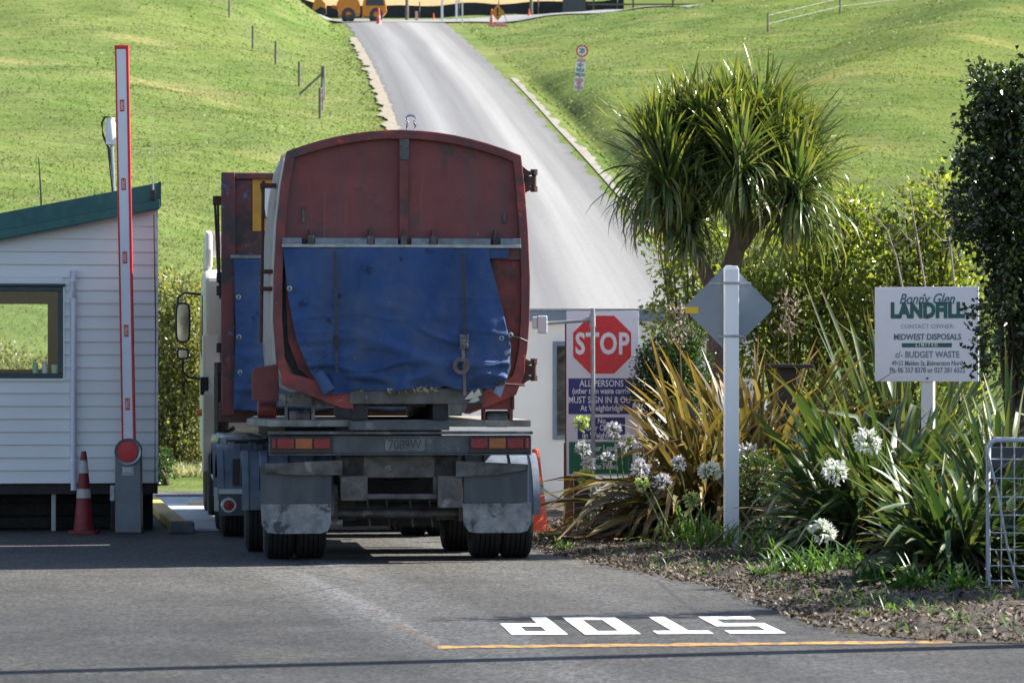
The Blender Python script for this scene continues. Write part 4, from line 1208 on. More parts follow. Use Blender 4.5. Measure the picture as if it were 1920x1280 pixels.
# window
b = MB(); f_ = .055
b.box(wx0, wx1, -.05, .03, wz0, wz0 + f_); b.box(wx0, wx1, -.05, .03, wz1 - f_, wz1); b.box(wx1 - f_, wx1, -.05, .03, wz0 + f_, wz1 - f_); b.box(wx0, wx0 + f_, -.05, .03, wz0 + f_, wz1 - f_)
b.box(wx0 - .03, wx1 + .03, -.07, -.02, wz1, wz1 + .03)
wf = b.build('window_frame', teal_dark, hut, bevel=.006)
b = MB(); b.box(wx0 + f_, wx1 - f_, -.012, -.006, wz0 + f_, wz1 - f_); b.build('pane', glass, wf)
b = MB(); b.box(wx0 - .02, wx1 + .025, -.04, .0, wz0 - .03, wz0); b.box(wx1, wx1 + .022, -.04, .0, wz0, wz1); b.build('window_trim', hut_white, hut)
b = MB(); b.box(bw0 - .04, bw1 + .0, HDp - .12, HDp - .02, bz0 - .04, bz0); b.box(bw1 - .05, bw1, HDp - .12, HDp + .02, bz0, bz1); b.box(bw0, bw1, HDp - .12, HDp + .02, bz1 - .04, bz1); bwf = b.build('window_frame', cladding_brown, hut)
b = MB(); b.box(bw0, bw1 - .05, HDp - .05, HDp - .045, bz0, bz1 - .04); b.build('pane', glass, bwf)
b = MB(); b.box(wx0, wx1 + .3, .03, .55, wz0 - .02, wz0 + .02); b.build('bench', wood_post, hut)
# downpipe
x = Hx(140); b = MB().tube([(x, -.075, Hz(508)), (x, -.075, Hz(560)), (x + .005, -.075, Hz(880)), (x + .01, -.085, Hz(918))], [.036] * 4, 12); b.cyl((x, -.075, Hz(530)), (x, -.075, Hz(524)), .042, 12); b.cyl((x + .004, -.075, Hz(868)), (x + .004, -.075, Hz(862)), .042, 12)
b.build('downpipe', M('pvc_pipe', (.66, .67, .74), (.62, .63, .70), 4, .4), hut, smooth=True)
# corner trim wire and piles
b = MB().tube([(Hx(290), -.045, Hz(402)), (Hx(293), -.04, Hz(600)), (Hx(292), -.04, Hz(905)), (Hx(284), -.05, Hz(925)), (Hx(268), -.05, Hz(930))], .006, 6); b.build('cable', black_plastic, hut)
for px, w_ in ((98, 14), (-60, 16), (225, 12)):
    for yy in (.05, 2.7):
        b = MB(); b.box(Hx(px) - (.09 if px != 98 else -.01), Hx(px) + .06, yy, yy + .16, .0, z_fl - .121); b.build('pile', concrete if (yy < 1 and px == 98) else dark_wood, hut, bevel=.01)  # narrow pale pile stands for a sunlit edge; the rest darkened as shade
b = MB()
b.box(-HW, -.05, .42, .45, .0, z_fl - .122)
for k in range(3): b.box(-HW, -.4, .35 + .0, .38, .03 + k * .14, .14 + k * .14)
b.build('base_board', M('shade_black_boards', (.012, .011, .011), (.008, .008, .008), 8, .85), hut)  # boards near black, painting the shade under the floor

# things on the desk behind the window
def on_bench(px, y): return local(HO, HD, Hx(px), y, wz0 + .022)
b = MB().lathe([(0, 0), (.030, 0), (.033, .02), (.033, .12), (.012, .16), (.012, .19), (0, .19)], 14); o = b.build('bottle', M('green_bottle', (.22, .55, .32), (.2, .5, .3), 3, .15), loc=on_bench(69, .3), smooth=True); tag(o, 'slim green bottle standing behind the hut window', 'bottle')
b = MB().lathe([(0, 0), (.035, 0), (.035, .11), (.02, .14), (.02, .17), (0, .17)], 14); o = b.build('bottle', white_paint, loc=on_bench(87, .35), smooth=True); tag(o, 'white bottle beside the green bottle behind the hut window', 'bottle')
b = MB().lathe([(0, 0), (.04, 0), (.05, .13), (.045, .13), (.036, .01)], 14); o = b.build('cup', M('cup_green', (.45, .6, .42), (.4, .55, .4), 3, .3), loc=on_bench(107, .2), smooth=True); tag(o, 'pale green cup at the right corner behind the hut window', 'cup')
ch = thing('office_chair', 'dark chair back seen low through the hut window', 'chair', local(HO, HD, Hx(45), 1.0, z_fl), HD)
MB().prism([(x_, .42 + z_) for x_, z_ in ((-.28, .0), (-.30, .30), (-.2, .44), (0, .48), (.2, .44), (.30, .30), (.28, 0))], .0, .06).build('backrest', M('chair_brown', (.12, .09, .06), (.08, .06, .04), 6, .6), ch, bevel=.02)
b = MB(); b.box(-.26, .26, -.5, -.02, .38, .44); b.build('seat', dark_wood, ch, bevel=.02)
b = MB(); b.cyl((0, -.25, .05), (0, -.25, .38), .03); b.box(-.25, .25, -.28, -.22, .03, .06); b.box(-.03, .03, -.5, .0, .03, .06); b.build('pedestal', black_plastic, ch)

# aerials on the hut roof
o = MB().tube([(0, 0, 0), (-.012, 0, .26), (-.03, 0, .55)], [.011, .010, .006], 6).build('whip_aerial', black_plastic, loc=local(HO, HD, Hx(81), .1, rz_(Hx(81)) + t + -.01)); tag(o, 'thin black whip aerial at the left of the teal roof', 'aerial')
an = thing('antenna_mast', 'grey pole with white radio cylinder and looping black cable behind the boom', 'antenna', local(HO, HD, Hx(216), .35, rz_(Hx(216)) + t - .01), HD)
b = MB().tube([(0, 0, 0), (-.02, 0, .45), (-.03, 0, .62)], .022, 8); b.build('mast', galv, an, smooth=True)
b = MB().lathe([(0, 0), (.05, 0), (.055, .02), (.055, .20), (.04, .22), (.04, .26), (0, .26)], 16, o=(-.035, 0, .60)); b.box(-.09, .02, -.04, .04, .56, .64); b.build('radio_unit', white_paint, an, smooth=True)
b = MB().tube([(-.035, 0, .86), (-.10, 0, .87), (-.135, 0, .80), (-.12, 0, .66), (-.06, 0, .52), (-.04, -.02, .3), (-.01, -.02, .02)], .013, 7); b.build('cable', black_plastic, an, smooth=True)
an2 = thing('corner_aerial', 'small black box aerial clipped to the right end of the teal roof edge', 'aerial', local(HO, HD, Hx(288), -.20, rz_(Hx(288)) + .08), HD)
b = MB(); b.box(-.025, .025, -.02, .02, 0, .11); b.build('box', black_plastic, an2, bevel=.005)
b = MB().cyl((0, 0, .11), (0, 0, .17), .012, 8); b.cyl((0, 0, .17), (0, 0, .24), .005, 6); b.cyl((0, 0, .24), (0, 0, .95), .0015, 4); b.build('rod', galv, an2)

# ------------------------------------------------------------------ barrier
bp = gr(241, 998)
bar = thing('boom_barrier', 'grey barrier cabinet with raised red and white boom beside the hut', 'barrier', bp, R(3))
bk = F / bp[1]
def B(px, py): return ((px - 241) / bk, CH - (py - HZ) / bk)
prof = [B(217, 998), B(217, 846)] + [B(241 - 25 * math.cos(a_), 846 - 25 * math.sin(a_)) for a_ in np.linspace(.15, math.pi - .15, 14)] + [B(265, 846), B(267, 998)]
MB().prism(prof, -.12, .16).build('cabinet', cab_grey, bar, bevel=.012)
c = B(241, 846)
MB().lathe([(.115, -.0), (.145, -.02), (.145, .03), (.115, .03)], 36, 'y', (c[0], -.14, c[1])).build('hub_ring', galv, bar, smooth=True)
MB().lathe([(0, -.022), (.11, -.016), (.118, 0), (0, .01)], 36, 'y', (c[0], -.135, c[1])).build('hub_disc', boom_red, bar, smooth=True)
b = MB(); c = B(241, 882); b.box(c[0] - .065, c[0] + .065, -.124, -.119, c[1] - .05, c[1] + .05); pl_ = b.build('name_plate', M('plate_grey', (.33, .36, .38), (.3, .33, .35), 4, .4), bar)
text('DITEC', .062, sign_white, pl_, (c[0], -.126, c[1] + .008), .62, .001)
(x0, z0), (x1, z1) = B(241, 824), B(228, 88)
lean = (x1 - x0) / (z1 - z0)
bmh = z1 - z0; bw = .066
sh = lambda z: x0 + lean * (z - z0)
def boom_strip(xa, xb, ya, yb, za, zb):
    vs = [(sh(z) + x, y, z) for z in (za, zb) for y in (ya, yb) for x in (xa, xb)]
    return MB().add(vs, [(0, 2, 3, 1), (4, 5, 7, 6), (0, 1, 5, 4), (2, 6, 7, 3), (0, 4, 6, 2), (1, 3, 7, 5)])
arm = boom_strip(-bw, bw, -.05, .05, z0 - .1, z1).build('boom', boom_white, bar, bevel=.01)
boom_strip(-bw - .006, -bw + .014, -.056, .056, z0 - .0, z1 + .004).build('red_edge', boom_red, arm, bevel=.006)
boom_strip(bw - .016, bw + .012, -.056, .056, z0 - .0, z1 + .004).build('red_edge', boom_red, arm, bevel=.006)
boom_strip(-bw - .008, bw + .014, -.058, .058, z1 - .03, z1 + .012).build('end_cap', boom_red, arm, bevel=.006)
for py in (199, 346, 483, 620, 757):
    x_, z_ = B(0, py); xx_ = sh(z_)
    l_ = boom_strip(-.026, .022, -.054, -.049, z_ - .065, z_ + .065).build('boom_label', boom_red, arm)
    text('DITEC', .042, sign_white, l_, (xx_, -.0555, z_), .8, .0005, rot=(R(90), R(-90), 0))
b = MB(); b.box(-.2, -.148, -.05, .05, .35, .52); b.build('side_flap', galv, bar, bevel=.004)

# ------------------------------------------------------------------ cones
def cone(label, loc, h, mat, bands, group='traffic cones', rz=0, slim=1.0):
    t = thing('traffic_cone', label, 'cone', loc, rz, group)
    k = h / .9
    b = MB().lathe([(.150 * k, .03), (.135 * k, .05), (.090 * k, .45 * k), (.056 * k, .74 * k), (.038 * k, .88 * k), (.03 * k, .9 * k), (.0, .9 * k)], 24)
    b.build('cone_body', mat, t, smooth=True)
    b = MB(); n = 8; r_ = .19 * k
    MB().prism([(r_ * 1.06 * math.copysign(abs(math.cos(a_)) ** .4, math.cos(a_)), r_ * 1.06 * math.copysign(abs(math.sin(a_)) ** .4, math.sin(a_))) for a_ in np.linspace(0, 2 * math.pi, 25)[:-1]], 0, .035).build('cone_base', mat, t, bevel=.006).rotation_euler = (R(90), 0, 0)
    for z0, z1 in bands:
        ra = np.interp(z0 / k, [.05, .45, .74, .88], [.135, .090, .056, .038]) * k; rb_ = np.interp(z1 / k, [.05, .45, .74, .88], [.135, .090, .056, .038]) * k
        MB().lathe([(ra + .003, z0), (rb_ + .003, z1)], 24).build('reflective_band', cone_band, t, smooth=True)
    t.scale = (slim, slim, 1)
    return t
cone('dull red cone with two dirty white bands between the downpipe and barrier', gr(157, 1000), .90, cone_red, [(.39, .49), (.66, .80)], slim=.82)
cone('bright orange sunlit cone leaning out behind the trailer at its right side', gr(1004, 999), .92, cone_orange, [(.44, .56)])

# ------------------------------------------------------------------ office behind
of = thing('office_building', 'white flat roofed site office with blue grey trim behind the stop board', 'office', (-4.0, 46.2, 0), R(1.0))
OK_ = F / 46.2
def O(px, py): return ((px - 960) / OK_ + 4.0, CH - (py - HZ) / OK_)
OWd = O(1420, 0)[0]
zt_o, zf = O(0, 583)[1], O(0, 604)[1]
wxa, wza = O(1036, 640); wxb, wzb = O(1112, 824)
b = MB()
for x0, x1, z0, z1 in ((0, wxa, .08, zf), (wxb, OWd, .08, zf), (wxa, wxb, .08, wzb), (wxa, wxb, wza, zf)):
    b.box(x0, x1, 0, .1, z0, z1)
b.box(0, .1, .1, 5.0, .08, zf); b.box(OWd - .1, OWd, .1, 5.0, .08, zf); b.box(.1, OWd - .1, 4.9, 5.0, .08, zf)
b.build('wall', office_white, of)
b = MB(); b.box(-.15, OWd + .15, -.15, 5.15, zf + .02, zt_o); b.build('fascia', blue_grey, of, bevel=.01)
b = MB(); b.box(-.16, OWd + .16, -.16, 5.16, zt_o, zt_o + .03); b.build('roof', galv, of)
b = MB(); b.box(-.1, OWd + .1, -.08, -.002, zf - .03, zf + .018); b.build('eave_trim', office_white, of)
b = MB(); fr = .06
b.box(wxa, wxa + fr, -.03, .06, wzb, wza); b.box(wxb - fr, wxb, -.03, .06, wzb, wza); b.box(wxa + fr, wxb - fr, -.03, .06, wza - fr, wza); b.box(wxa + fr, wxb - fr, -.03, .06, wzb, wzb + fr)
ofw = b.build('window_frame', blue_grey, of, bevel=.008)
b = MB(); b.box(wxa + fr, wxb - fr, .01, .016, wzb + fr, wza - fr); b.build('pane', glass, ofw)
b = MB(); b.box(.1, OWd - .1, 1.6, 1.65, .3, zf); b.build('partition', cladding_brown, of)
b = MB()
for (px, py, w_, h_) in ((1046, 690, 22, 40), (1045, 740, 24, 34), (1047, 780, 20, 26)):
    x, z = O(px, py); b.box(x, x + w_ / OK_, 1.585, 1.598, z - h_ / OK_, z)
b.build('pinned_paper', paper, of)
b = MB().tube([(O(1005, 0)[0], -.02, O(0, 905)[1]), (O(1030, 0)[0], -.02, O(0, 925)[1]), (O(1056, 0)[0], -.02, O(0, 938)[1])], .012, 6); b.build('hose', M('hose_grey', (.4, .38, .36), (.3, .29, .28), 5, .6), of)
pad = MB().box(-.3, OWd + .5, -.9, 5.3, -.05, .08); tag(pad.build('concrete_pad', concrete, loc=(-4.0, 46.2, 0)), kind='structure')

# ------------------------------------------------------------------ STOP board and the pole before it
sk_ = 166.0; sd = F / sk_
so = at(1130, 725, sd); 
sb = thing('stop_sign_board', 'tall white board with red stop octagon over blue and green notices', 'sign', (so.x, sd, 0), R(-1))
def Bd(px, py): return ((px - 1130) / sk_, CH - (py - HZ) / sk_)
def pbx(x0, y0, x1, y1, ya, yb):
    (a, c), (d, e) = Bd(x0, y0), Bd(x1, y1); return MB().box(a, d, ya, yb, e, c)
pbx(1062, 583, 1198, 892, 0, .02).build('board', sign_lilac, sb, bevel=.003)
for px in (1065, 1190):
    pbx(px - 8, 830, px + 11, 992, .022, .11).build('timber_post', timber_brown, sb, bevel=.006)
    pbx(px - 6, 600, px + 8, 830, .021, .1).build('timber_post', timber_brown, sb, bevel=.006)
c = Bd(1129, 646); ro = 57.5 / sk_ / math.cos(math.pi / 8)
octo = lambda r_: [(c[0] + r_ * math.cos(math.pi / 8 + k * math.pi / 4), c[1] + r_ * math.sin(math.pi / 8 + k * math.pi / 4)) for k in range(8)]
ow = MB().prism(octo(ro), -.004, 0).build('octagon_border', sign_white, sb)
MB().prism(octo(ro * .945), -.007, -.004).build('octagon', sign_red, ow)
text('STOP', .335, sign_white, ow, (c[0], -.008, c[1] + .0), .72, .010, spacing=1.08)
pn = pbx(1066, 709, 1186, 776, -.003, 0).build('blue_notice', sign_blue, sb)
for py, tx, s_, sx_ in ((719, 'ALL PERSONS', .105, .78), (733, '(other than waste carriers)', .090, .72), (750, 'MUST SIGN IN & OUT', .105, .74), (765, 'At Weighbridge', .095, .78)):
    q = Bd(1128 if 'waste' not in tx else 1132, py); text(tx, s_, sign_white, pn, (q[0], -.004, q[1]), sx_, .0016)
pn = pbx(1083, 782, 1172, 823, -.003, 0).build('blue_notice', sign_blue, sb)
for py, tx in ((789, 'No'), (802, 'Gear Change'), (816, 'on Weighbridge')):
    q = Bd(1128, py); text(tx, .092, sign_white, pn, (q[0], -.004, q[1]), .74, .0015)
pn = pbx(1067, 828, 1186, 888, -.003, 0).build('green_notice', sign_green, sb)
for py, tx in ((840, 'Is your Load'), (856, 'Insecure? You'), (874, 'Will be Fined')):
    q = Bd(1124, py); text(tx, .095, sign_white, pn, (q[0], -.004, q[1]), .78, .0015)
b = MB()
for (px, py) in ((1090, 711), (1068, 601), (1190, 600), (1150, 592)):
    q = Bd(px, py); b.cyl((q[0], -.006, q[1]), (q[0], 0, q[1]), .006, 8)
b.build('screw', galv, sb)

g = gr(1113, 996)
pk = F / g[1]
pole = thing('sensor_pole', 'thin galvanised pole with side arm and grey sensor head before the stop board', 'pole', g, 0)
def Pp(px, py): return ((px - 1113) / pk, CH - (py - HZ) / pk)
z1 = Pp(0, 578)[1]
b = MB().cyl((0, 0, 0), (-.01, 0, z1), .024, 12); b.build('post', galv, pole, smooth=True)
b = MB().cyl((-.012, 0, Pp(0, 613)[1]), (-.012, 0, Pp(0, 588)[1]), .034, 12); b.build('collar', galv, pole, smooth=True)
q0, q1 = Pp(1108, 600), Pp(1024, 606); b = MB().cyl((q0[0], 0, q0[1]), (q1[0], 0, q1[1]), .019, 10); b.cyl((q0[0] + .01, 0, q0[1]), (q0[0] - .06, 0, q0[1]), .027, 10); b.build('arm', galv, pole, smooth=True)
b = MB(); (a0, c0_), (a1, c1_) = Pp(1003, 592), Pp(1026, 625); b.box(a0 + .03, a1, -.07, .07, c1_, c0_); b.box(a0 - .03, a0 + .03, -.05, .05, c1_ + .05, c0_ - .01); b.build('sensor_head', M('sensor_grey', (.62, .65, .68), (.56, .59, .62), 4, .4), pole, bevel=.012)
dbp = gr(1090, 985)
o = MB(); o.box(-.10, .10, -.06, .10, .0, .56); o.box(-.13, .12, -.08, .12, .50, .60)
tag(o.build('bollard', dark_wood, loc=dbp, bevel=.015), 'squat black post standing under the stop board', 'post')

# ------------------------------------------------------------------ diamond sign from behind
g = gr(1371, 1036); dk = F / g[1]
ds_ = thing('warning_sign', 'grey back of a diamond warning sign on a square white post', 'sign', g, R(2))
def Dd(px, py): return ((px - 1371) / dk, CH - (py - HZ) / dk)
b = MB().box(-.069, .069, -.069, .072, 0, Dd(0, 503)[1]); b.build('post', post_white, ds_, bevel=.008)
b = MB().box(-.06, .06, -.06, .06, Dd(0, 503)[1], Dd(0, 499)[1] + .0); b.build('post_cap', post_white, ds_, bevel=.006)
c = Dd(1368, 577); hw_ = 83.5 / dk
dia = []
for k in range(4):
    a_ = k * math.pi / 2; 
    for s in (-.07, .07):
        dia.append((c[0] + hw_ * .97 * math.cos(a_ + s * .9), c[1] + hw_ * .97 * math.sin(a_ + s * .9)))
MB().prism(dia, .085, .089).build('diamond_plate', grey_back, ds_)
for py in (531, 630):
    z = Dd(0, py)[1]; b = MB(); b.box(-.20 if py < 600 else -.13, .20 if py < 600 else .13, .073, .085, z - .014, z + .014); b.box(-.078, .078, -.078, .074, z - .012, z + .012); b.build('clamp_band', galv, ds_, bevel=.003)
q0, q1 = Dd(1287, 575), Dd(1311, 587); b = MB().box(q0[0], q1[0], .082, .085, q1[1], q0[1]); b.build('sticker', M('yellow_sticker', (.70, .45, .02), (.65, .42, .02), 5, .5), ds_)

# ------------------------------------------------------------------ landfill sign
g = gr(1738, 1008); lk = F / g[1]
ls = thing('landfill_sign', 'white notice board with green landfill lettering on a square white post', 'sign', g, R(-16))
cs = math.cos(R(16 + 7))
def Lf(px, py): return ((px - 1735) / lk / .955, CH - (py - HZ) / lk)
b = MB().box(-.065, .065, .012, .142, -.1, Lf(0, 600)[1]); b.build('post', post_white, ls, bevel=.006)
q0, q1 = Lf(1641, 538), Lf(1828, 715)
pb = MB().box(q0[0], q1[0], -.012, .010, q1[1], q0[1]).build('board', landfill_white, ls, bevel=.004)
q = Lf(1733, 563)
text('Bonny Glen', .155, letter_slate, pb, (q[0] + .01, -.0135, q[1] + .01), .80, .003, .35)
q = Lf(1736, 583); text('LANDFILL', .215, letter_green, pb, (q[0], -.0135, q[1]), .80, .014, .0, spacing=1.05)
for px, py, tx, s_, sx_, m_, bo, spc in ((1736, 612, 'CONTACT OWNER:', .066, .92, letter_grey, .0, 1.05), (1736, 632, 'MIDWEST DISPOSALS', .088, .86, letter_slate, .0022, 1.0),
      (1736, 665, 'c/- BUDGET WASTE', .098, .80, letter_slate, .001, 1.0), (1737, 681, '49-53 Malden St, Palmerston North', .074, .72, letter_slate, .0005, 1.0), (1736, 694, 'Ph. 06 357 8378 or 027 281 6522', .080, .74, letter_slate, .0005, 1.0)):
    q = Lf(px, py); text(tx, s_, m_, pb, (q[0], -.0135, q[1]), sx_, bo, spacing=spc)
q0, q1 = Lf(1690, 643), Lf(1780, 651); bar_ = MB().box(q0[0], q1[0], -.0145, -.012, q1[1], q0[1]).build('green_bar', letter_green, pb)
q = Lf(1735, 647); text('LIMITED', .046, sign_white, bar_, (q[0], -.0155, q[1]), 1.0, .0005, spacing=1.5)
b = MB()
for (px, py) in ((1731, 553), (1736, 596), (1737, 683), (1736, 709)):
    q = Lf(px, py); b.cyl((q[0], -.018, q[1]), (q[0], -.012, q[1]), .012, 8)
b.build('bolt', rust_brown, pb)

# ------------------------------------------------------------------ gate
g = gr(1853, 1118); gk = F / g[1]
ga = thing('farm_gate', 'white pipe framed mesh gate standing open at the right edge', 'gate', g, R(-18))
gh = (1118 - 824) / gk; gw = 2.6
pts = [(0, 0, .03), (0, 0, gh - .06), (.02, 0, gh - .02), (.06, 0, gh), (gw, 0, gh), (gw, 0, .03), (.05, 0, .03)]
b = MB().tube(pts + [pts[0]], .021, 10); gate_paint = M('gate_paint', (.46, .49, .54), (.36, .39, .43), 6, .45, .1, .1, 40, patches=[((.3, .27, .24), 6, .66, .06)])
gf = b.build('gate_frame', gate_paint, ga, smooth=True)
b = MB()
for k in range(1, 26): b.cyl((k * .1, 0, .03), (k * .1, 0, gh), .005, 5)
for k in range(1, 9):
    z = .03 + (gh - .03) * (k / 9) ** 1.15; b.cyl((0, 0, z), (gw, 0, z), .005, 5)
b.build('wire_mesh', gate_paint, ga)
b = MB().tube([(.0, -.03, gh - .1), (.08, -.04, gh - .4), (.16, -.04, .35), (.24, -.03, .04)], .010, 6); b.build('brace_wire', galv, ga)
gp = g + Vector((.62, .75, 0))
o = MB().cyl((0, 0, 0), (0, 0, 1.18), .085, 14); tag(o.build('gate_post', wood_post, loc=gp, smooth=True), 'weathered round wooden post seen through the mesh gate', 'post')
rl = thing('rail_fence', 'dark horizontal board fence behind the mesh gate', 'fence', g + Vector((-.05, 1.2, 0)), R(-8))
for z in (.45, .95): MB().box(.2, 4.2, 0, .04, z, z + .17).build('rail', M('fence_board', (.10, .10, .12), (.07, .07, .085), 6, .8, 0, .4, 40), rl, bevel=.005)
for x in (.3, 2.2, 4.1): MB().box(x - .06, x + .06, .042, .14, 0, 1.2).build('post', dark_wood, rl, bevel=.008)

# dark T-shaped stand in the garden
q = at(1476, 690, 35.5)
st = thing('tap_stand', 'dark post with a flat board top among the flax', 'stand', (q.x, 35.5, .1), 0)
MB().box(-.09, .09, -.08, .08, 0, q.z - .1).build('post', dark_wood, st, bevel=.01)
MB().box(-.23, .26, -.2, .2, q.z - .1, q.z - .06).build('board_top', dark_wood, st, bevel=.006)

# ------------------------------------------------------------------ plants
def blades(P0, az, el, Ln, droop, wd, seg=6, fold=.25, twist=None, kink=None):
    """N strap leaves: arrays of base point, azimuth, start elevation, length, droop (rad), width"""
    n = len(az)
    s = np.linspace(0, 1, seg + 1)
    pos = np.repeat(P0[:, None, :], seg + 1, 1).astype(float)
    cur = P0.astype(float).copy()
    rows = []; uvs = []
    tw = np.zeros(n) if twist is None else twist
    for i in range(seg + 1):
        e = el - droop * (s[i] ** 1.6)
        if kink is not None: e = e - np.where(s[i] > kink[0], kink[1], 0)
        d3 = np.stack([np.cos(az) * np.cos(e), np.sin(az) * np.cos(e), np.sin(e)], -1)
        if i > 0: cur = cur + d3 * (Ln / seg)[:, None]
        up = np.stack([-np.cos(az) * np.sin(e), -np.sin(az) * np.sin(e), np.cos(e)], -1)
        sd_ = np.stack([-np.sin(az), np.cos(az), np.zeros(n)], -1)
        t = tw * s[i]
        sdt = sd_ * np.cos(t)[:, None] + up * np.sin(t)[:, None]
        prof = min(1, .45 + 1.6 * s[i]) * (1 - s[i] ** 3.2) ** .8 + .015
        w = (wd * prof)[:, None]
        rows.append(np.stack([cur - sdt * w + up * w * fold, cur, cur + sdt * w + up * w * fold], 1))
    A = np.stack(rows, 1)                      # n, seg+1, 3, 3
    V = A.reshape(-1, 3)
    idx = np.arange(n * (seg + 1) * 3).reshape(n, seg + 1, 3)
    Q = np.concatenate([np.stack([idx[:, :-1, k], idx[:, :-1, k + 1], idx[:, 1:, k + 1], idx[:, 1:, k]], -1).reshape(-1, 4) for k in (0, 1)])
    UV = np.zeros((n, seg + 1, 3, 2)); UV[..., 1] = s[None, :, None]; UV[..., 0] = np.array([0, .5, 1])[None, None, :]
    return V, Q, UV.reshape(-1, 2)

def join(parts):
    V, Q, UV = [], [], []; o = 0
    for v, q, u in parts:
        V.append(v); Q.append(q + o); UV.append(u); o += len(v)
    return np.concatenate(V), np.concatenate(Q), np.concatenate(UV)

def leaves(P, N_, size, rnd=.6, aspect=.30):
    """small folded leaves: points P, outward directions N_"""
    n = len(P)
    d = N_ + rng.normal(0, rnd, (n, 3)); d /= np.linalg.norm(d, axis=1)[:, None] + 1e-9
    r_ = rng.normal(0, 1, (n, 3)); s = np.cross(d, r_); s /= np.linalg.norm(s, axis=1)[:, None] + 1e-9
    up = np.cross(s, d)
    L_ = (size * rng.uniform(.6, 1.35, n))[:, None]; w = L_ * aspect
    b0 = P; tip = P + d * L_ + up * L_ * rng.uniform(-.25, .1, n)[:, None]
    m1 = P + d * L_ * .5 + s * w + up * w * .35; m2 = P + d * L_ * .5 - s * w + up * w * .35
    V = np.stack([b0, m1, tip, m2], 1).reshape(-1, 3)
    idx = np.arange(4 * n).reshape(n, 4)
    Q = np.concatenate([idx[:, [0, 1, 2]], idx[:, [0, 2, 3]]])
    UV = np.tile(np.array([[.5, 0], [0, .5], [.5, 1], [1, .5]]), (n, 1))
    return V, Q, UV

def shrub(name, label, cat, loc, clumps, n, size, mat, stems=5, group=None, inner=.35, bark_m=None, rnd=.6, flat=1.0, part='foliage', sub=None):
    """crown of leaf clumps: list of (x, y, z, rx, ry, rz) relative to loc"""
    t = thing(name, label, cat, loc, 0, group)
    wts = np.array([c[3] * c[4] + c[3] * c[5] for c in clumps]); wts = wts / wts.sum()
    Ps, Ns = [], []
    for c, w in zip(clumps, wts):
        m = int(n * w)
        # leaves sit on twig ends, grouped in sprays
        ns_ = max(6, m // 9)
        dv = rng.normal(0, 1, (ns_, 3)); dv /= np.linalg.norm(dv, axis=1)[:, None]
        rr = np.where(rng.random(ns_) < inner, rng.uniform(.3, .8, ns_), rng.uniform(.8, 1.12, ns_))
        ctr = np.array(c[:3]) + dv * rr[:, None] * np.array(c[3:6])
        k = rng.integers(0, ns_, m)
        P = ctr[k] + rng.normal(0, size * 1.1, (m, 3))
        Ps.append(P); Ns.append(dv[k] * np.array([1, 1, flat]) + np.array([0, 0, .25]))
    P = np.concatenate(Ps); Nn = np.concatenate(Ns)
    zmin = .02
    ok = P[:, 2] + 0 > zmin
    V, Q, UV = leaves(P[ok], Nn[ok], size, rnd)
    link(part, np_mesh(part, V, Q, UV), mat, t)
    b = MB()
    big = sorted(clumps, key=lambda q: -q[3] * q[5])
    for i in range(stems):
        c = big[i % len(big)]
        p0 = Vector((random.uniform(-.12, .12), random.uniform(-.1, .1), 0)); p1 = Vector(c[:3]) + Vector((0, 0, c[5] * .4))
        mid = p0.lerp(p1, .5) + Vector((random.uniform(-.1, .1), random.uniform(-.1, .1), .05))
        b.tube([p0, p0.lerp(mid, .6), mid, p1], [.045, .038, .028, .010], 7)
        for k in range(4):
            d_ = Vector((random.uniform(-1, 1) * c[3], random.uniform(-1, 1) * c[4], random.uniform(-.4, .9) * c[5])) * .85
            b.tube([mid.lerp(p1, k / 4), Vector(c[:3]) + d_ * .6, Vector(c[:3]) + d_], [.018, .012, .005], 5)
    b.build('stem', bark_m or bark_dark, t, smooth=True)
    return t

flax_gold = leaf_mat('golden_flax', [(.040, .034, .018), (.085, .070, .026), (.16, .115, .040), (.055, .062, .022), (.11, .085, .042), (.030, .021, .015), (.085, .090, .032), (.24, .185, .075), (.048, .032, .022)], .26, .45, (.30, .17, .035), .80)
flax_green = leaf_mat('green_flax', [(.024, .052, .022), (.042, .078, .026), (.070, .112, .036), (.030, .062, .028), (.120, .145, .055), (.020, .042, .020)], .24, .40, (.20, .15, .035), .86)
flax_dead = leaf_mat('dead_flax', [(.06, .038, .026), (.13, .085, .055), (.085, .05, .032), (.19, .13, .08)], .15, .7)
cord_green = leaf_mat('cabbage_tree_leaf', [(.038, .082, .028), (.064, .118, .034), (.105, .155, .040), (.030, .062, .030), (.150, .185, .055), (.24, .24, .14)], .30, .24, (.20, .21, .035), .62)
dead_brown = leaf_mat('dead_leaf_skirt', [(.10, .065, .05), (.16, .11, .085), (.07, .045, .036)], .15, .75)
glossy_green = leaf_mat('glossy_shrub_leaf', [(.070, .110, .022), (.110, .150, .030), (.170, .205, .038), (.250, .260, .055), (.085, .120, .026)], .55, .22, spec=.8)
dark_green = leaf_mat('dark_hedge_leaf', [(.016, .030, .009), (.024, .042, .012), (.040, .062, .016), (.018, .032, .010)], .22, .24, spec=.6)
box_green = leaf_mat('dense_shrub_leaf', [(.024, .055, .015), (.038, .078, .020), (.060, .105, .026)], .28, .38)
pale_bush = leaf_mat('olive_bush_leaf', [(.13, .145, .05), (.18, .19, .07), (.26, .25, .11), (.09, .105, .035)], .42, .4)
aga_leaf = leaf_mat('agapanthus_leaf', [(.040, .095, .022), (.065, .14, .030), (.11, .19, .045)], .38, .35)
aga_white = leaf_mat('white_petal', [(.80, .80, .80), (.76, .77, .74), (.60, .66, .48), (.80, .80, .80)], .25, .5, glow=(.62, .62, .60))
aga_blue = leaf_mat('lilac_petal', [(.50, .48, .66), (.68, .67, .72), (.36, .33, .56), (.50, .54, .38), (.66, .66, .64)], .25, .5, glow=(.65, .65, .65))
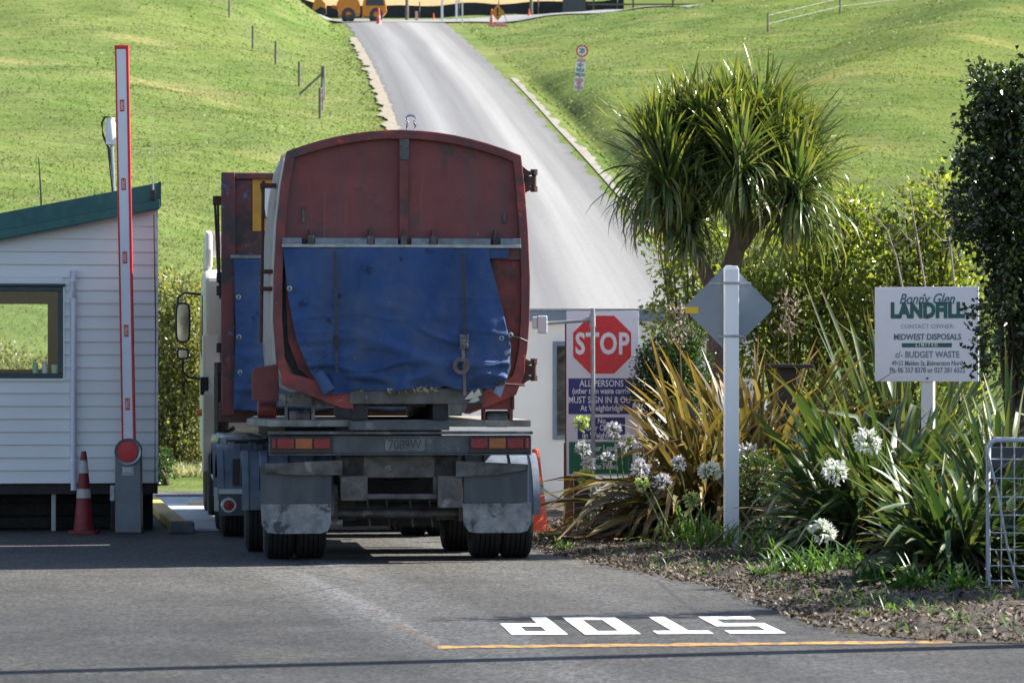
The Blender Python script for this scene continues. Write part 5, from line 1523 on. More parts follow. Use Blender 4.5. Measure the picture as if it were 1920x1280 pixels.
aga_bud = leaf_mat('green_bud', [(.34, .44, .16), (.45, .52, .26)], .35, .5)

def flax(label, px, py, d, n, hmax, spread, mat, wd, tilt=(0, 0), el=(.55, 1.45), droop=(.2, 1.3), dead=60, clear=None, group='flax bushes'):
    x = (px - 960) * d / F
    z = verge_z(x, d) if x > 0 and 21.1 < d < 44.8 else 0
    t = thing('flax_bush', label, 'flax', (x, d, z - .02), 0, group)
    nf = max(4, n // 22)          # fans
    fc = rng.normal(0, spread * .33, (nf, 2)); fd = rng.uniform(0, 2 * np.pi, nf)
    k = rng.integers(0, nf, n)
    P0 = np.stack([fc[k, 0] + rng.normal(0, .04, n), fc[k, 1] * .7 + rng.normal(0, .04, n), rng.uniform(0, .12, n)], -1)
    out = np.arctan2(fc[k, 1], fc[k, 0])
    az = np.where(rng.random(n) < .55, out + rng.normal(0, .7, n), rng.uniform(0, 2 * np.pi, n))
    e0 = rng.uniform(el[0], el[1], n)
    Ln = hmax * rng.uniform(.55, 1.12, n)
    dr = rng.uniform(droop[0], droop[1], n) * (1.35 - e0 / 1.6)
    az = az + tilt[0]
    kink = (rng.uniform(.45, .8, n), np.where(rng.random(n) < .22, rng.uniform(.5, 1.5, n), 0))
    V, Q, UV = blades(P0, az, e0, Ln, dr, wd * rng.uniform(.6, 1.2, n), 8, .30, rng.normal(0, .7, n), kink)
    V[:, 2] = np.maximum(V[:, 2], .0 + rng.uniform(0, .03, len(V)))
    if clear:                                  # leave out blades that would grow through the posts, boards and path beside the bush
        m = len(V) // n
        W = V.reshape(n, m, 3) + np.array([x, d, z])
        ppx = 960 + F * W[..., 0] / W[..., 1]; ppy = HZ - F * (W[..., 2] - CH) / W[..., 1]
        bad = np.zeros(n, dtype=bool)
        for (x0, y0, x1, y1) in clear: bad |= ((ppx > x0) & (ppx < x1) & (ppy > y0) & (ppy < y1)).any(1)
        V = V.reshape(n, m, 3)[~bad].reshape(-1, 3); UV = UV.reshape(n, m, 2)[~bad].reshape(-1, 2)
        qf = Q // m; keepq = ~bad[qf[:, 0]]
        new = np.cumsum(~bad) - 1
        Q = new[qf[keepq]] * m + (Q[keepq] % m)
    link('leaves', np_mesh('leaves', V, Q, UV, smooth=True), mat, t)
    if dead:
        P0 = np.stack([rng.normal(0, spread * .35, dead), rng.normal(0, spread * .25, dead), rng.uniform(.05, .25, dead)], -1)
        V, Q, UV = blades(P0, rng.uniform(0, 2 * np.pi, dead), rng.uniform(.0, .7, dead), hmax * rng.uniform(.4, .75, dead), rng.uniform(.9, 2.0, dead), wd * rng.uniform(.4, .9, dead), 7, .2, rng.normal(0, 1, dead))
        V[:, 2] = np.maximum(V[:, 2], .0 + rng.uniform(0, .03, len(V)))
        link('dead_leaves', np_mesh('dead_leaves', V, Q, UV, smooth=True), flax_dead, t)
    return t
flax('golden brown flax bush behind the white post, widest of the flaxes', 1352, 1000, 35.2, 620, 1.95, .75, flax_gold, .034, el=(.25, 1.5), droop=(.4, 2.1), dead=300, clear=[(900, 500, 1205, 735), (900, 500, 1150, 880)])
flax('tall golden flax with yellow leaves left of the dark board topped stand', 1440, 985, 36.6, 150, 2.15, .45, flax_gold, .040, el=(.8, 1.5), droop=(.3, 1.3), dead=40)
flax('large green flax bush between the white post and landfill sign', 1640, 1052, 31.3, 850, 1.80, .75, flax_green, .040, el=(.05, 1.3), droop=(.1, 1.2), dead=220, clear=[(900, 300, 1398, 1300), (1632, 530, 1835, 722)])
flax('green flax bush in front of the landfill sign post beside the gate', 1800, 1105, 27.2, 520, 1.18, .50, flax_green, .034, el=(.0, 1.25), droop=(.1, 1.1), dead=200, clear=[(900, 300, 1600, 1300), (1632, 530, 1835, 722), (1700, 600, 1765, 840)])
flax('upright green flax rising behind the mesh gate by the dark tree', 1890, 1050, 30.0, 150, 1.75, .5, flax_green, .032, el=(.7, 1.45), droop=(.1, .6), dead=20, clear=[(1632, 530, 1835, 722)])
flax('dim green flax tuft behind the landfill board with yellow tips above it', 1690, 990, 38.0, 90, 2.6, .35, flax_green, .038, el=(1.0, 1.5), droop=(.05, .5), dead=0)

# cabbage tree
cd = 40.0; ck = F / cd
def C(px, py, dy=0.0): p = at(px, py, cd + dy); return p
cb = C(1345, 960); cb.z = 0.05
ct = thing('cabbage_tree', 'tall cabbage tree with shaggy spiky heads rising behind the diamond sign', 'tree', cb, 0)
def lc(px, py, dy=0.0): return C(px, py, dy) - cb
b = MB()
b.tube([Vector((0, 0, -.1)), lc(1350, 800), lc(1352, 640), lc(1355, 560)], [.22, .19, .17, .16], 12)
b.tube([lc(1355, 565), lc(1368, 520), lc(1380, 470), lc(1385, 420), lc(1380, 360)], [.14, .12, .105, .10, .08], 12)
b.tube([lc(1350, 570), lc(1322, 510), lc(1300, 465), lc(1285, 420), lc(1265, 370)], [.11, .085, .075, .07, .055], 10)
b.tube([lc(1380, 475), lc(1410, 430), lc(1440, 405), lc(1470, 380)], [.085, .075, .07, .06], 10)
b.tube([lc(1384, 430, .1), lc(1360, 390, .3), lc(1345, 320, .4)], [.07, .065, .05], 10)
b.tube([lc(1384, 400), lc(1420, 350, -.2), lc(1450, 300, -.2)], [.07, .06, .05], 10)
b.build('trunk', bark, ct, smooth=True)
heads = [(1230, 305, -.1, 1.05), (1275, 262, .25, 1.0), (1252, 345, -.35, .95), (1318, 255, .0, .9), (1372, 262, .1, 1.05), (1428, 240, .35, 1.0), (1390, 312, -.5, .86),
         (1462, 290, .1, .95), (1495, 360, -.2, 1.05), (1512, 300, .4, .85), (1290, 415, -.45, .5), (1330, 290, .4, .8)]
for (px, py, dy, sc) in heads:
    n = 300
    c0_ = lc(px, py, dy); lp = .5 if px > 1340 else .62
    P0 = np.tile(np.array(c0_), (n, 1)) + rng.normal(0, .035, (n, 3))
    P0[:, 2] += rng.uniform(-.22, .12, n)
    az = rng.uniform(0, 2 * np.pi, n)
    q = rng.random(n)
    e0 = np.where(q < lp, rng.uniform(.4, 1.5, n), rng.uniform(-.75, .5, n))
    P0[:, 2] += np.where(q < .55, .06, -.08)
    Ln = .88 * sc * rng.uniform(.7, 1.12, n)
    dr = np.where(q < lp, rng.uniform(.0, .4, n), rng.uniform(.7, 1.9, n))
    V, Q, UV = blades(P0, az, e0, Ln, dr, .0205 * rng.uniform(.7, 1.2, n), 6, .25, rng.normal(0, .5, n))
    link('leaf_head', np_mesh('leaf_head', V, Q, UV, smooth=True), cord_green, ct)
for (px, py, dy) in ((1235, 345, 0), (1290, 390, -.3), (1480, 370, -.1), (1262, 380, .2)):
    n = 45
    P0 = np.tile(np.array(lc(px, py, dy)), (n, 1)) + rng.normal(0, .06, (n, 3))
    V, Q, UV = blades(P0, rng.uniform(0, 2 * np.pi, n), rng.uniform(-1.1, -.2, n), rng.uniform(.45, .85, n), rng.uniform(.5, 1.2, n), .011 * rng.uniform(.6, 1.2, n), 5, .2, rng.normal(0, 1, n))
    link('dead_leaf_skirt', np_mesh('dead_leaf_skirt', V, Q, UV, smooth=True), dead_brown, ct)

# big dark shrub tree at the right edge, hanging in front of the sign's right side
hd = 33.6; hk = F / hd
hb = at(1905, 960, hd); hb.z = .1
def hl(px, py, rx, ry, dy=0.0):
    p = at(px, py, hd + dy) - hb
    return (p.x, p.y, p.z, rx / hk, .45, ry / hk)
shrub('dark_tree', 'dark dense glossy leaved tree rising at the right edge over the sign', 'tree', hb,
      [hl(1848, 152, 14, 20), hl(1862, 185, 26, 34), hl(1900, 170, 24, 26), hl(1828, 232, 18, 20), hl(1822, 300, 20, 22), hl(1808, 372, 14, 18), hl(1815, 430, 18, 20), hl(1898, 230, 44, 66), hl(1872, 300, 52, 70), hl(1940, 260, 60, 120), hl(1868, 405, 52, 74, .1), hl(1935, 430, 70, 110), hl(1890, 480, 48, 50), hl(1918, 580, 46, 80, .1), hl(1880, 555, 12, 22, -.2),
       hl(1848, 586, 8, 5, -.3), hl(1850, 632, 8, 5, -.3), hl(1848, 682, 7, 5, -.3), hl(1955, 600, 60, 120), hl(1920, 680, 34, 40, .2), hl(1960, 150, 40, 50)], 19000, .066, dark_green, 9, inner=.4, rnd=.8)

# shrubs behind the garden
def place(px, d): return Vector(((px - 960) * d / F, d, .1 if d < 45 else float(ground_z((px - 960) * d / F, d))))
def cl(o, d, items):
    out = []
    for px, py, rx, ry, dy in items:
        p = at(px, py, d + dy) - o
        k = F / d
        out.append((p.x, p.y, p.z, rx / k, max(rx, ry) / k * .8, ry / k))
    return out
o = place(1490, 43); shrub('leafy_shrub', 'glossy yellow green shrub right of the cabbage tree trunk', 'shrub', o, cl(o, 43, [(1400, 560, 70, 60, 0), (1480, 520, 80, 75, 0), (1560, 460, 80, 70, .2), (1590, 400, 50, 45, 0), (1550, 560, 90, 80, -.2), (1440, 640, 90, 70, 0), (1620, 520, 60, 90, .4), (1540, 700, 110, 120, 0)]), 9500, .085, glossy_green, 8, 'shrubs behind the garden', inner=.25)
o = place(1720, 42.5); shrub('leafy_shrub', 'glossy green shrub with bare grey branches behind the landfill sign', 'shrub', o, cl(o, 42.5, [(1720, 420, 55, 55, 0), (1770, 370, 45, 50, 0), (1690, 480, 70, 60, 0), (1780, 470, 70, 80, .2), (1720, 580, 110, 90, 0), (1640, 620, 70, 80, -.1), (1800, 620, 80, 110, .2), (1700, 760, 130, 120, 0)]), 9500, .082, glossy_green, 8, 'shrubs behind the garden', inner=.25)
o = place(1280, 44.0); shrub('leafy_shrub', 'sparse twiggy shrub left of the cabbage tree trunk beside the office', 'shrub', o, cl(o, 44, [(1250, 480, 35, 40, 0), (1300, 520, 50, 50, 0), (1280, 590, 60, 50, 0), (1350, 480, 40, 60, .3), (1420, 470, 40, 70, .4)]), 3200, .07, glossy_green, 7, 'shrubs behind the garden', bark_m=bark, inner=.2)
o = place(1245, 38.0); shrub('round_shrub', 'dense round dark green shrub overlapping the right edge of the stop board', 'shrub', o, cl(o, 38, [(1250, 685, 52, 56, 0), (1280, 640, 36, 36, 0), (1212, 730, 28, 36, -.1), (1268, 740, 56, 60, 0), (1226, 680, 28, 32, -.1), (1290, 700, 40, 60, .1), (1260, 850, 50, 60, .1)]), 15000, .036, box_green, 6, inner=.15)
o = place(1420, 33.6); shrub('low_shrub', 'low soft green shrub at the foot of the white sign post', 'shrub', o, cl(o, 33.6, [(1425, 900, 40, 50, 0), (1440, 960, 46, 50, 0), (1420, 1010, 40, 28, -.1)]), 6000, .03, box_green, 5, inner=.15)
o = place(1640, 31.5); shrub('feathery_weed', 'feathery green weed on the verge below the green flax', 'weed', o, cl(o, 31.5, [(1635, 1000, 26, 34, 0), (1670, 1020, 24, 24, 0)]), 2500, .028, aga_leaf, 4, inner=.2)
# bushes beyond the hut
o = place(330, 58); o.z = 0; shrub('willow_bush', 'olive green bushes filling the gap between hut and truck', 'shrub', o, cl(o, 58, [(330, 560, 46, 50, 0), (300, 640, 60, 70, .4), (370, 640, 56, 90, 0), (330, 700, 70, 80, 0), (345, 790, 60, 80, .3), (285, 770, 60, 90, 0), (400, 720, 60, 110, .5), (240, 700, 60, 90, .6), (320, 860, 50, 36, -.2), (370, 865, 50, 34, -.1), (270, 860, 50, 36, 0)]), 19000, .085, pale_bush, 8, 'bushes beyond the hut', inner=.2)
o = place(305, 54); o.z = 0; shrub('willow_bush', 'small bright bush at the foot of the hut corner', 'shrub', o, cl(o, 54, [(300, 870, 18, 26, 0), (290, 890, 22, 20, 0)]), 900, .06, box_green, 3, 'bushes beyond the hut', inner=.2)
o = place(60, 62); o.z = 0; shrub('willow_bush', 'tall pale bush seen through the hut window', 'shrub', o, cl(o, 62, [(40, 700, 80, 40, 0), (90, 715, 60, 40, 0), (-40, 690, 90, 45, 0), (20, 800, 120, 70, 0)]), 5000, .09, pale_bush, 4, 'bushes beyond the hut', inner=.2)
# dry grass strip at their foot
n = 3200; xg = rng.uniform(-7.4, -4.2, n); dg_ = rng.uniform(55.5, 57.5, n)
V, Q, UV = blades(np.stack([xg, dg_, np.zeros(n)], -1), rng.uniform(0, 6.28, n), rng.uniform(.7, 1.5, n), rng.uniform(.2, .45, n), rng.uniform(.1, .9, n), np.full(n, .016), 4)
tag(link('dry_grass', np_mesh('dry_grass', V, Q, UV), leaf_mat('dry_grass_blade', [(.26, .25, .16), (.34, .32, .22), (.17, .18, .09)], .3, .6)), 'pale dry grass strip below the bushes beyond the hut', 'grass', kind='stuff')
# bare branches
for (lab, pts) in (('leftmost bare grey branch rising above the landfill board', [(1692, 540), (1680, 480), (1662, 430), (1640, 405)]),
                   ('middle bare grey branch with a hooked top above the landfill board', [(1735, 540), (1722, 460), (1712, 400), (1706, 360), (1682, 345)]),
                   ('bare grey branch beside the dark tree above the landfill board', [(1790, 540), (1782, 460), (1768, 390), (1752, 345), (1735, 325)])):
    bs = at(*pts[0], 40.5); base_ = Vector((bs.x, 40.5, .1))
    q = [at(p[0], p[1], 40.5) - base_ for p in pts]
    b = MB().tube([Vector((.05, 0, 0)), q[0] * .5 + Vector((.06, 0, 0))] + q, [.022, .018, .014, .011, .009, .006, .004][:len(q) + 2], 7)
    for k in range(5):
        p = q[1].lerp(q[-1], k / 5); s = random.choice((-1, 1)); b.tube([p, p + Vector((s * .12, 0, .08)), p + Vector((s * .22, .02, .20))], [.009, .006, .003], 5)
    tag(b.build('bare_branch', twig_pale, loc=base_, smooth=True), lab, 'branch', 'bare branches behind the sign')
# dead flower stalks
for (lab, x0, y0, x1, y1, d) in (('tall dead flower stalk with dry pods left of the diamond sign', 1290, 760, 1272, 585, 36.0), ('tall dead flower stalk right of the diamond sign', 1480, 700, 1478, 560, 37.5)):
    p0 = at(x0, 1000, d); p0.z = .1; p1 = at(x1, y1, d) - p0
    st_ = thing('flower_stalk', lab, 'stalk', p0, 0, 'dead flax flower stalks')
    MB().tube([(0, 0, 0), p1 * .5, p1], [.012, .010, .006], 6).build('stalk', bark, st_, smooth=True)
    P = np.array([tuple(p1 * random.uniform(.84, 1.03) + Vector((random.gauss(0, .07), random.gauss(0, .06), 0))) for _ in range(130)])
    V, Q, UV = leaves(P, np.tile([0, 0, 1.0], (130, 1)), .055, .7, .22); link('seed_head', np_mesh('seed_head', V, Q, UV), leaf_mat('dry_pod', [(.22, .17, .14), (.34, .28, .24), (.14, .10, .09)], .1, .8), st_)

# agapanthus flowers: (head px, foot px, depth, radius px, kind, label)
AG = [(1627, 828, 1740, 935, 27.4, 27, 'w', 'white agapanthus head highest beside the landfill sign post'),
      (1568, 884, 1690, 965, 28.0, 26, 'w', 'white agapanthus head over the middle of the green flax'),
      (1542, 998, 1620, 1060, 27.8, 25, 'w', 'white agapanthus head low against the dark base of the green flax'),
      (1332, 884, 1410, 985, 33.0, 22, 'w', 'cream white agapanthus head touching the left side of the white post'),
      (1272, 868, 1305, 1010, 33.2, 16, 'b', 'pale lilac agapanthus head on a straight stem left of the cream head'),
      (1200, 878, 1262, 1010, 33.3, 20, 'b', 'lilac and white agapanthus head topmost at the front left'),
      (1203, 908, 1250, 1010, 33.1, 15, 'g', 'green budding agapanthus head just below the lilac and white one'),
      (1243, 902, 1298, 1010, 33.4, 16, 'b', 'small pale agapanthus head between two straight stems'),
      (1297, 937, 1345, 1010, 32.8, 17, 'g', 'spent greenish agapanthus head lowest near the foot of the white post'),
      (1090, 794, 1125, 960, 36.4, 16, 'g', 'greenish agapanthus head topmost beside the sensor pole'),
      (1092, 842, 1130, 965, 36.2, 16, 'b', 'drooping lilac agapanthus head left of the sensor pole'),
      (1104, 868, 1140, 970, 36.0, 14, 'b', 'lilac agapanthus head on the green notice left of the sensor pole'),
      (1150, 806, 1165, 965, 36.1, 17, 'b', 'lilac agapanthus head over the small blue notice'),
      (1178, 826, 1180, 965, 36.0, 15, 'w', 'whitish agapanthus head before the right side of the small blue notice'),
      (1164, 842, 1175, 965, 35.9, 14, 'b', 'blue lilac agapanthus head between the small blue and green notices'),
      (1140, 860, 1155, 965, 35.8, 14, 'b', 'lilac agapanthus head over the right half of the green notice'),
      (1098, 893, 1120, 970, 35.9, 16, 'g', 'low pale agapanthus head under the stop board'),
      (1402, 848, 1412, 950, 34.6, 20, 'b', 'strong blue agapanthus head right of the white post')]
for hx, hy, fx, fy, d, rp, kd, lab in AG:
    p1 = at(hx, hy, d); foot = at(fx, fy, d)
    r_ = rp * d / F
    gz = max(.0, verge_z(foot.x, d))
    base_ = Vector((foot.x, d, gz)); 
    t = thing('agapanthus_flower', lab, 'flower', base_, 0, 'agapanthus flowers')
    tip = p1 - base_; ft = Vector((0, 0, 0)); m0 = foot - base_
    MB().tube([ft, m0 * .5, m0, m0.lerp(tip, .5) + Vector((.0, 0, .02)), tip], [.009, .009, .008, .007, .006], 7).build('stem', M('flower_stem', (.12, .19, .05), (.09, .15, .04), 6, .5), t, smooth=True)
    n = 46
    dv = rng.normal(0, 1, (n, 3)); dv[:, 2] = dv[:, 2] * .8 + .25; dv /= np.linalg.norm(dv, axis=1)[:, None]
    P = np.array(tip) + dv * r_ * rng.uniform(.55, .8, n)[:, None]
    Pk = np.repeat(P, 4, 0) ; Nk = np.repeat(dv, 4, 0)
    V, Q, UV = leaves(Pk, Nk, r_ * .42, .75, .24)
    link('petals', np_mesh('petals', V, Q, UV), {'w': aga_white, 'b': aga_blue, 'g': aga_bud}[kd], t)
    b = MB()
    for i in range(n): b.tube([tip, Vector(P[i])], .0028, 3)
    b.build('flower_stalks', M('flower_stem', (.12, .19, .05)), t)

# strap leaf clumps along the garden edge
CL = [('bright agapanthus leaf clump at the foot of the white sign post', 1340, 1040, .42, 60), ('agapanthus leaf clump left of the white sign post', 1285, 1030, .45, 60),
      ('dark leafy agapanthus clump below the lilac flowers', 1255, 1010, .50, 70), ('bright leaf clump at the verge edge left of the green flax', 1480, 1085, .30, 40),
      ('sunlit leaf clump below the low white flower', 1530, 1085, .34, 50), ('sunlit pale leaf clump right of the low white flower', 1580, 1080, .32, 46),
      ('grassy leaf clump under the landfill sign', 1700, 1050, .36, 50), ('small green clump beside the gate foot', 1838, 1110, .16, 26),
      ('small green leaf tuft by the sensor pole', 1122, 1010, .26, 36), ('flat green tuft at the road edge by the cone', 1058, 1032, .14, 24),
      ('green leaf clump under the golden flax at the right', 1390, 1030, .4, 50), ('tiny green clump on the bare soil', 1432, 1090, .16, 24),
      ('dark strap leaf clump between the low white flower and the white post', 1450, 1058, .42, 70), ('leaf clump spilling to the road edge below the green flax', 1640, 1108, .30, 60),
      ('dark leaf clump under the right hand flax', 1720, 1122, .32, 70), ('leaf clump against the gate foot', 1800, 1132, .26, 60)]
for lab, px, py, h_, n in CL:
    g = gr(px, py); 
    g.z = max(.0, verge_z(g.x, g.y)) - .01
    t = thing('leaf_clump', lab, 'plant', g, 0, 'leaf clumps along the garden edge')
    P0 = np.stack([rng.normal(0, h_ * .28, n), rng.normal(0, h_ * .2, n), np.zeros(n)], -1)
    V, Q, UV = blades(P0, rng.uniform(0, 6.28, n), rng.uniform(.6, 1.45, n), h_ * rng.uniform(.6, 1.2, n), rng.uniform(.3, 1.6, n), .012 * rng.uniform(.6, 1.2, n), 6, .25)
    V[:, 2] = np.maximum(V[:, 2], .004)
    link('leaves', np_mesh('leaves', V, Q, UV, smooth=True), aga_leaf, t)
# sparse weeds on the verge
n = 900
dg_ = rng.uniform(21.4, 34, n); xg = np.array([interp(d, ed_d, ed_x) for d in dg_]) + np.abs(rng.normal(0, 1.0, n)) + .15
cl_ = rng.integers(0, 60, n); 
xg = xg[cl_] + rng.normal(0, .08, n); dg_ = dg_[cl_] + rng.normal(0, .12, n)
zg = np.array([max(.0, verge_z(x, min(44, max(21.1, d)))) for x, d in zip(xg, dg_)])
V, Q, UV = blades(np.stack([xg, dg_, zg], -1), rng.uniform(0, 6.28, n), rng.uniform(.3, 1.4, n), rng.uniform(.04, .16, n), rng.uniform(.1, 1.2, n), np.full(n, .006), 4)
tag(link('verge_weeds', np_mesh('verge_weeds', V, Q, UV), aga_leaf), 'thin green weeds dotted over the brown verge', 'weeds', kind='stuff')

# ------------------------------------------------------------------ hillside things
def hill_at(px, py, d):
    x = (px - 960) * d / F
    return Vector((x, d, float(ground_z(x, d))))
fe = thing('wire_fence', 'post and wire fence climbing the left slope beside the hill road', 'fence', (0, 0, 0), 0)
fp = []
for px, d, h_ in ((600, 138, 1.25), (604, 146, 1.15), (606, 152, 1.5), (561, 160, 1.15), (517, 173, 1.2), (474, 187, 1.25), (430, 201, 1.3), (388, 215, 1.3)):
    p = hill_at(px, 0, d); r_ = .10 if h_ > 1.45 else .062
    MB().cyl(p - Vector((0, 0, .2)), p + Vector((0, 0, h_)), r_, 8).build('post', wood_post, fe, smooth=True)
    fp.append((p, h_))
b = MB()
for z in (.35, .7, 1.0):
    for (p, h0), (q, h1) in zip(fp, fp[1:]): b.cyl(p + Vector((0, 0, z)), q + Vector((0, 0, z)), .006, 4)
b.build('wire', galv, fe)
p = fp[2][0]; b = MB().cyl(p + Vector((-.08, -.1, 1.15)), p + Vector((-1.05, -.2, .25)), .05, 8); b.build('stay', wood_post, fe)
fr_ = thing('wire_fence', 'distant wire fence post line high on the right slope', 'fence', (0, 0, 0), 0)
fp = []
for px, d in ((1440, 205), (1575, 215), (1715, 228), (1860, 240)):
    p = hill_at(px, 0, d); MB().cyl(p - Vector((0, 0, .2)), p + Vector((0, 0, 1.15)), .06, 8).build('post', wood_post, fr_); fp.append(p)
b = MB()
for z in (.5, 1.0):
    for p, q in zip(fp, fp[1:]): b.cyl(p + Vector((0, 0, z)), q + Vector((0, 0, z)), .008, 4)
b.build('wire', galv, fr_)

# 20 speed sign
def foot_depth(px, py, d0, d1):
    """distance at which a foot seen at this pixel meets the hill"""
    best = min(np.linspace(d0, d1, 400), key=lambda d: abs(CH - (py - HZ) * d / F - float(ground_z((px - 960) * d / F, d))))
    return float(best)
d = foot_depth(1084, 172, 110, 230); p = hill_at(1084, 0, d); kk = F / d
s2 = thing('speed_sign', 'leaning speed sign with red ringed 20 above a white caution board', 'sign', p, R(0))
s2.rotation_euler = (0, R(5.5), 0)
H_ = lambda py: (172 - py) / kk
MB().cyl((0, .03, -.2), (0, .03, H_(84)), .04, 8).build('post', galv, s2)
rr = 11.5 / kk
zc = H_(96)
rg = MB().lathe([(0, -.0), (rr, 0), (rr, .02), (0, .02)], 28, 'y', (0, 0, zc)).build('red_ring', sign_red, s2)
MB().lathe([(0, -.004), (rr * .74, -.004), (rr * .74, 0)], 28, 'y', (0, 0, zc)).build('white_disc', sign_white, s2)
text('20', rr * 1.05, black_plastic, s2, (0, -.006, zc), .85, .01)
bd = MB().box(-9 / kk, 9 / kk, 0, .02, H_(170), H_(110)).build('caution_board', sign_white, s2)
for py, tx, m_ in ((114, 'CAUTION', sign_red), (123, 'HEAVY', black_plastic), (132, 'VEHICLES', black_plastic), (141, 'OPERATING', black_plastic), (151, 'PROCEED', sign_red), (158, 'WITH', sign_red), (165, 'CAUTION', sign_red)):
    text(tx, 8.5 / kk, m_, bd, (0, -.004, H_(py)), .42, .006)

# orange warning sign on legs
d = foot_depth(935, 58, 150, 262); p = hill_at(933, 0, d); kk = F / d
w2 = thing('roadworks_sign', 'orange diamond warning sign with red plate below on thin legs', 'sign', p)
H_ = lambda py: (58 - py) / kk
c_ = H_(24); q = 12.5 / kk
MB().prism([(-q, c_), (0, c_ - q * 1.25), (q, c_), (0, c_ + q * 1.25)], 0, .02).build('diamond', digger_orange, w2)
text('!', 20 / kk, black_plastic, w2, (0, -.004, c_), 1.0, .03)
rp_ = MB().box(-17 / kk, 17 / kk, 0, .02, H_(50), H_(42)).build('red_plate', sign_red, w2)
text('CAUTION', 8 / kk, sign_white, rp_, (0, -.004, H_(46)), .9, .002)
b = MB()
for x, y in ((-9, 0), (8, 0), (25, 1.0)): b.cyl((x / kk, .04 + y, -.2), ((x if x < 20 else 10) / kk, .04, H_(46) if x < 20 else H_(20)), .025, 6)
b.build('leg', galv, w2)

# roadworks at the crest
def crest(px, d): return hill_at(px, 0, d)
for lab, px, d, h_ in (('orange cone with white bands standing by the yellow machine on the crest', 710, 236, 1.15), ('small orange cone left of the white posts on the crest', 813, 250, .55), ('orange cone behind the diamond warning sign on the crest', 922, 238, 1.05), ('small orange cone farthest right on the crest', 992, 246, .6)):
    p = crest(px, d)
    cone(lab, p, h_, cone_orange, [(h_ * .42, h_ * .56)] if h_ > 1 else [], 'distant cones on the crest')
for lab, px, d, w_, h_ in (('white marker post left of the pair on the crest', 829, 245, .16, 1.9), ('white marker post right of the pair on the crest', 856, 245, .16, 1.9), ('thin white edge marker nearest the road on the crest', 867, 240, .10, 1.5)):
    p = crest(px, d); tag(MB().box(-w_ / 2, w_ / 2, -.04, .04, -.1, h_).build('marker_post', white_paint, loc=p), lab, 'post', 'white marker posts on the crest')
for lab, px, d in (('grey wooden post behind the road crest, left one', 763, 247), ('grey wooden post behind the road crest, right one beside the small cone', 996, 252)):
    p = crest(px, d); tag(MB().cyl((0, 0, -.1), (0, 0, 2.2), .12, 8).build('timber_post', wood_post, loc=p), lab, 'post', 'wooden posts on the crest')
p = crest(781, 246); tag(MB().box(-.10, .10, -.05, .05, -.1, .75).build('marker_board', M('pinkish_board', (.6, .35, .28), (.5, .3, .25), 5, .6), loc=p), 'short pale orange marker board on the crest', 'marker')
# black silt fence
sf = thing('silt_fence', 'long low black silt fence along the dry field behind the crest', 'fence', (0, 0, 0))
vs = []; xs_ = np.linspace(-17, 8.5, 52)
for x in xs_:
    d = 259 + .06 * x; z = float(ground_z(x, d)); hgt_ = .95 + .10 * noise.noise(Vector((x * .4, 0, 0)))
    for yy, zz in ((0, -.1), (.05 * math.sin(x * 2), hgt_ * .5), (0, hgt_), (.08, hgt_), (.08, -.1)): vs.append((x, d + yy, z + zz))
MB().add(vs, [(i * 5 + k, i * 5 + 5 + k, i * 5 + 6 + k, i * 5 + 1 + k) for i in range(51) for k in range(4)]).build('cloth', silt_cloth, sf)
for x in np.linspace(-16, 8, 9):
    MB().cyl((x, 258.9 + .06 * x, float(ground_z(x, 259)) - .1), (x, 258.9 + .06 * x, float(ground_z(x, 259)) + 1.2), .045, 6).build('stake', wood_post, sf)
p = crest(1077, 255); sh_ = thing('shed', 'small dark grey shed at the right end of the silt fence', 'shed', p)
MB().box(-.85, .85, 0, 1.6, -.2, 2.2).build('wall', M('dark_shed', (.075, .08, .10), (.06, .065, .08), 3, .6, 0, .2, 20, (6, 1, .3)), sh_)
MB().box(-.95, .95, -.1, 1.7, 2.2, 2.3).build('roof', galv, sh_)
fq = thing('rail_fence', 'pale two rail fence across the dry field right of the dark shed', 'fence', crest(1150, 258))
for z in (.5, 1.0): MB().box(-2, 10, 0, .05, z, z + .12).build('rail', wood_post, fq)
for x in (-1.5, 1.5, 4.5, 7.5): MB().box(x - .07, x + .07, .052, .15, -.2, 1.25).build('post', wood_post, fq)

# road roller / loader on the crest
p = crest(675, 243)
rl_ = thing('road_roller', 'yellow orange wheeled machine with dark cab windows parked on the crest', 'roller', p, R(4))
k = 243 / F
b = MB()
b.prism([(-40 * k, 20 * k), (-44 * k, 34 * k), (-38 * k, 44 * k), (-4 * k, 44 * k), (0, 30 * k), (0, 14 * k), (-18 * k, 12 * k), (-40 * k, 10 * k)], -.7, .7)
b.build('engine_cover', digger_orange, rl_, bevel=.05)
b = MB(); b.prism([(4 * k, 10 * k), (4 * k, 30 * k), (8 * k, 48 * k), (46 * k, 48 * k), (50 * k, 20 * k), (40 * k, 8 * k)], -.7, .7); b.build('rear_body', digger_orange, rl_, bevel=.05)
b = MB(); b.box(-34 * k, -6 * k, -.6, .6, 44 * k + .01, 66 * k); b.build('cab', dark_glass, rl_, bevel=.05)
b = MB(); b.box(-36 * k, -4 * k, -.66, .66, 66 * k + .01, 70 * k); b.build('cab_roof', digger_orange, rl_, bevel=.03)
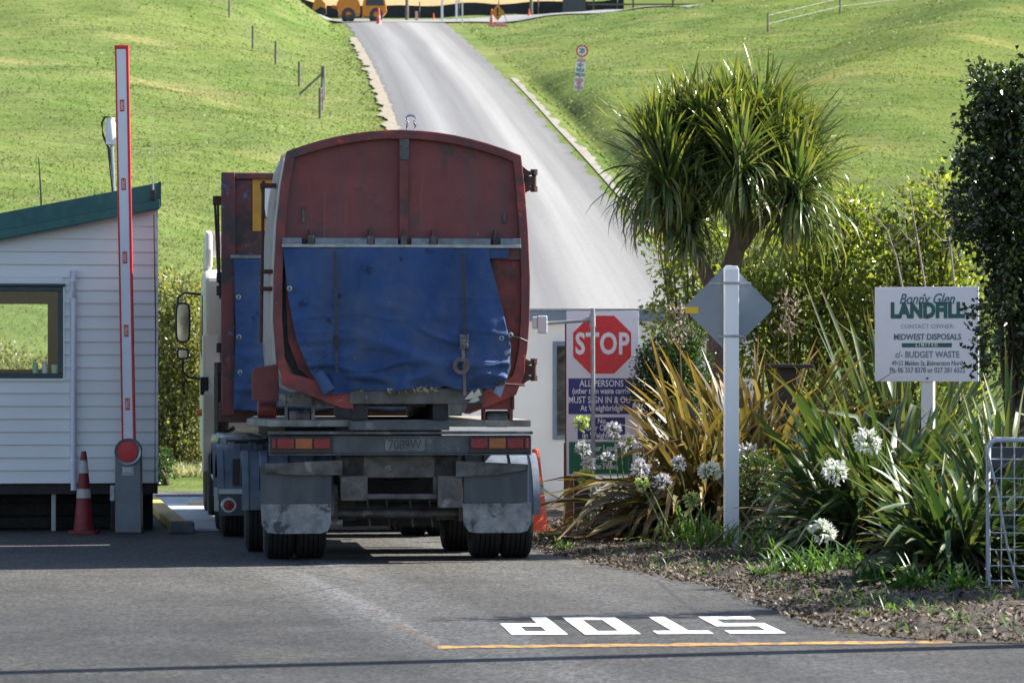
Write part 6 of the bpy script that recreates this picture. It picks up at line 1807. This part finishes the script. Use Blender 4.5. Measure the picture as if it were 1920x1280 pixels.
b = MB(); b.prism([(10 * k, 30 * k), (12 * k, 44 * k), (42 * k, 44 * k), (45 * k, 30 * k)], -.72, -.71); b.build('side_window', dark_glass, rl_)
for x in (-22 * k, 30 * k):
    o = MB().lathe([(.2, -.75), (.42, -.75), (.5, -.68), (.5, .68), (.42, .75), (.2, .75)], 26, 'y', (x, 0, .5)).build('drum', M('dark_drum', (.05, .05, .055), (.03, .03, .035), 6, .5), rl_, smooth=True)
b = MB().cyl((-52 * k, 0, 30 * k), (-40 * k, 0, 26 * k), .12, 8); b.build('front_arm', digger_orange, rl_)
p = crest(598, 241) + Vector((0, 0, .3))
ex = thing('digger_arm', 'orange machine part poking out behind the left bank of the crest', 'machine', p)
MB().prism([(-.5, 0), (-.3, .9), (.1, 1.1), (.5, .6), (.5, .2), (.1, .45)], -.3, .3).build('boom', digger_orange, ex, bevel=.05)
MB().prism([(.1, .25), (.5, .3), (.55, -.1), (.2, -.2)], -.32, .32).build('bucket', black_steel, ex, bevel=.03)

# ------------------------------------------------------------------ just outside the frame at the right: what casts the long shadows over the road
o = Vector((4.95, 25.9, .05))
shrub('roadside_bush', 'low dark bush right of the frame behind the gate', 'shrub', o, [(0, 0, .5, .8, .8, .55), (.1, .1, 1.3, .7, .8, .6), (-.1, 0, 2.0, .5, .5, .5)], 7000, .06, dark_green, 4)
up_ = thing('utility_pole', 'wooden utility pole standing right of the frame by the road', 'pole', (6.3, 22.1, 0))
MB().cyl((0, 0, -.1), (0, 0, 10.5), .15, 14, .11).build('pole', wood_post, up_, smooth=True)
MB().box(-.9, .9, -.05, .05, 9.7, 9.8).build('crossarm', wood_post, up_, bevel=.01)
o = Vector((6.2, 25.6, .05))
shrub('slender_tree', 'slender dark conifer right of the frame by the gate', 'tree', o, [(0, 0, 1.0, .55, .5, .9), (0, 0, 2.2, .48, .42, .9), (0, 0, 3.4, .38, .33, .9), (0, 0, 4.6, .26, .24, .8), (0, 0, 5.5, .15, .14, .6)], 7000, .07, dark_green, 4, inner=.4)

# ------------------------------------------------------------------ render hints
scene.cycles.max_bounces = 8
scene.cycles.transparent_max_bounces = 12
scene.cycles.use_denoising = True
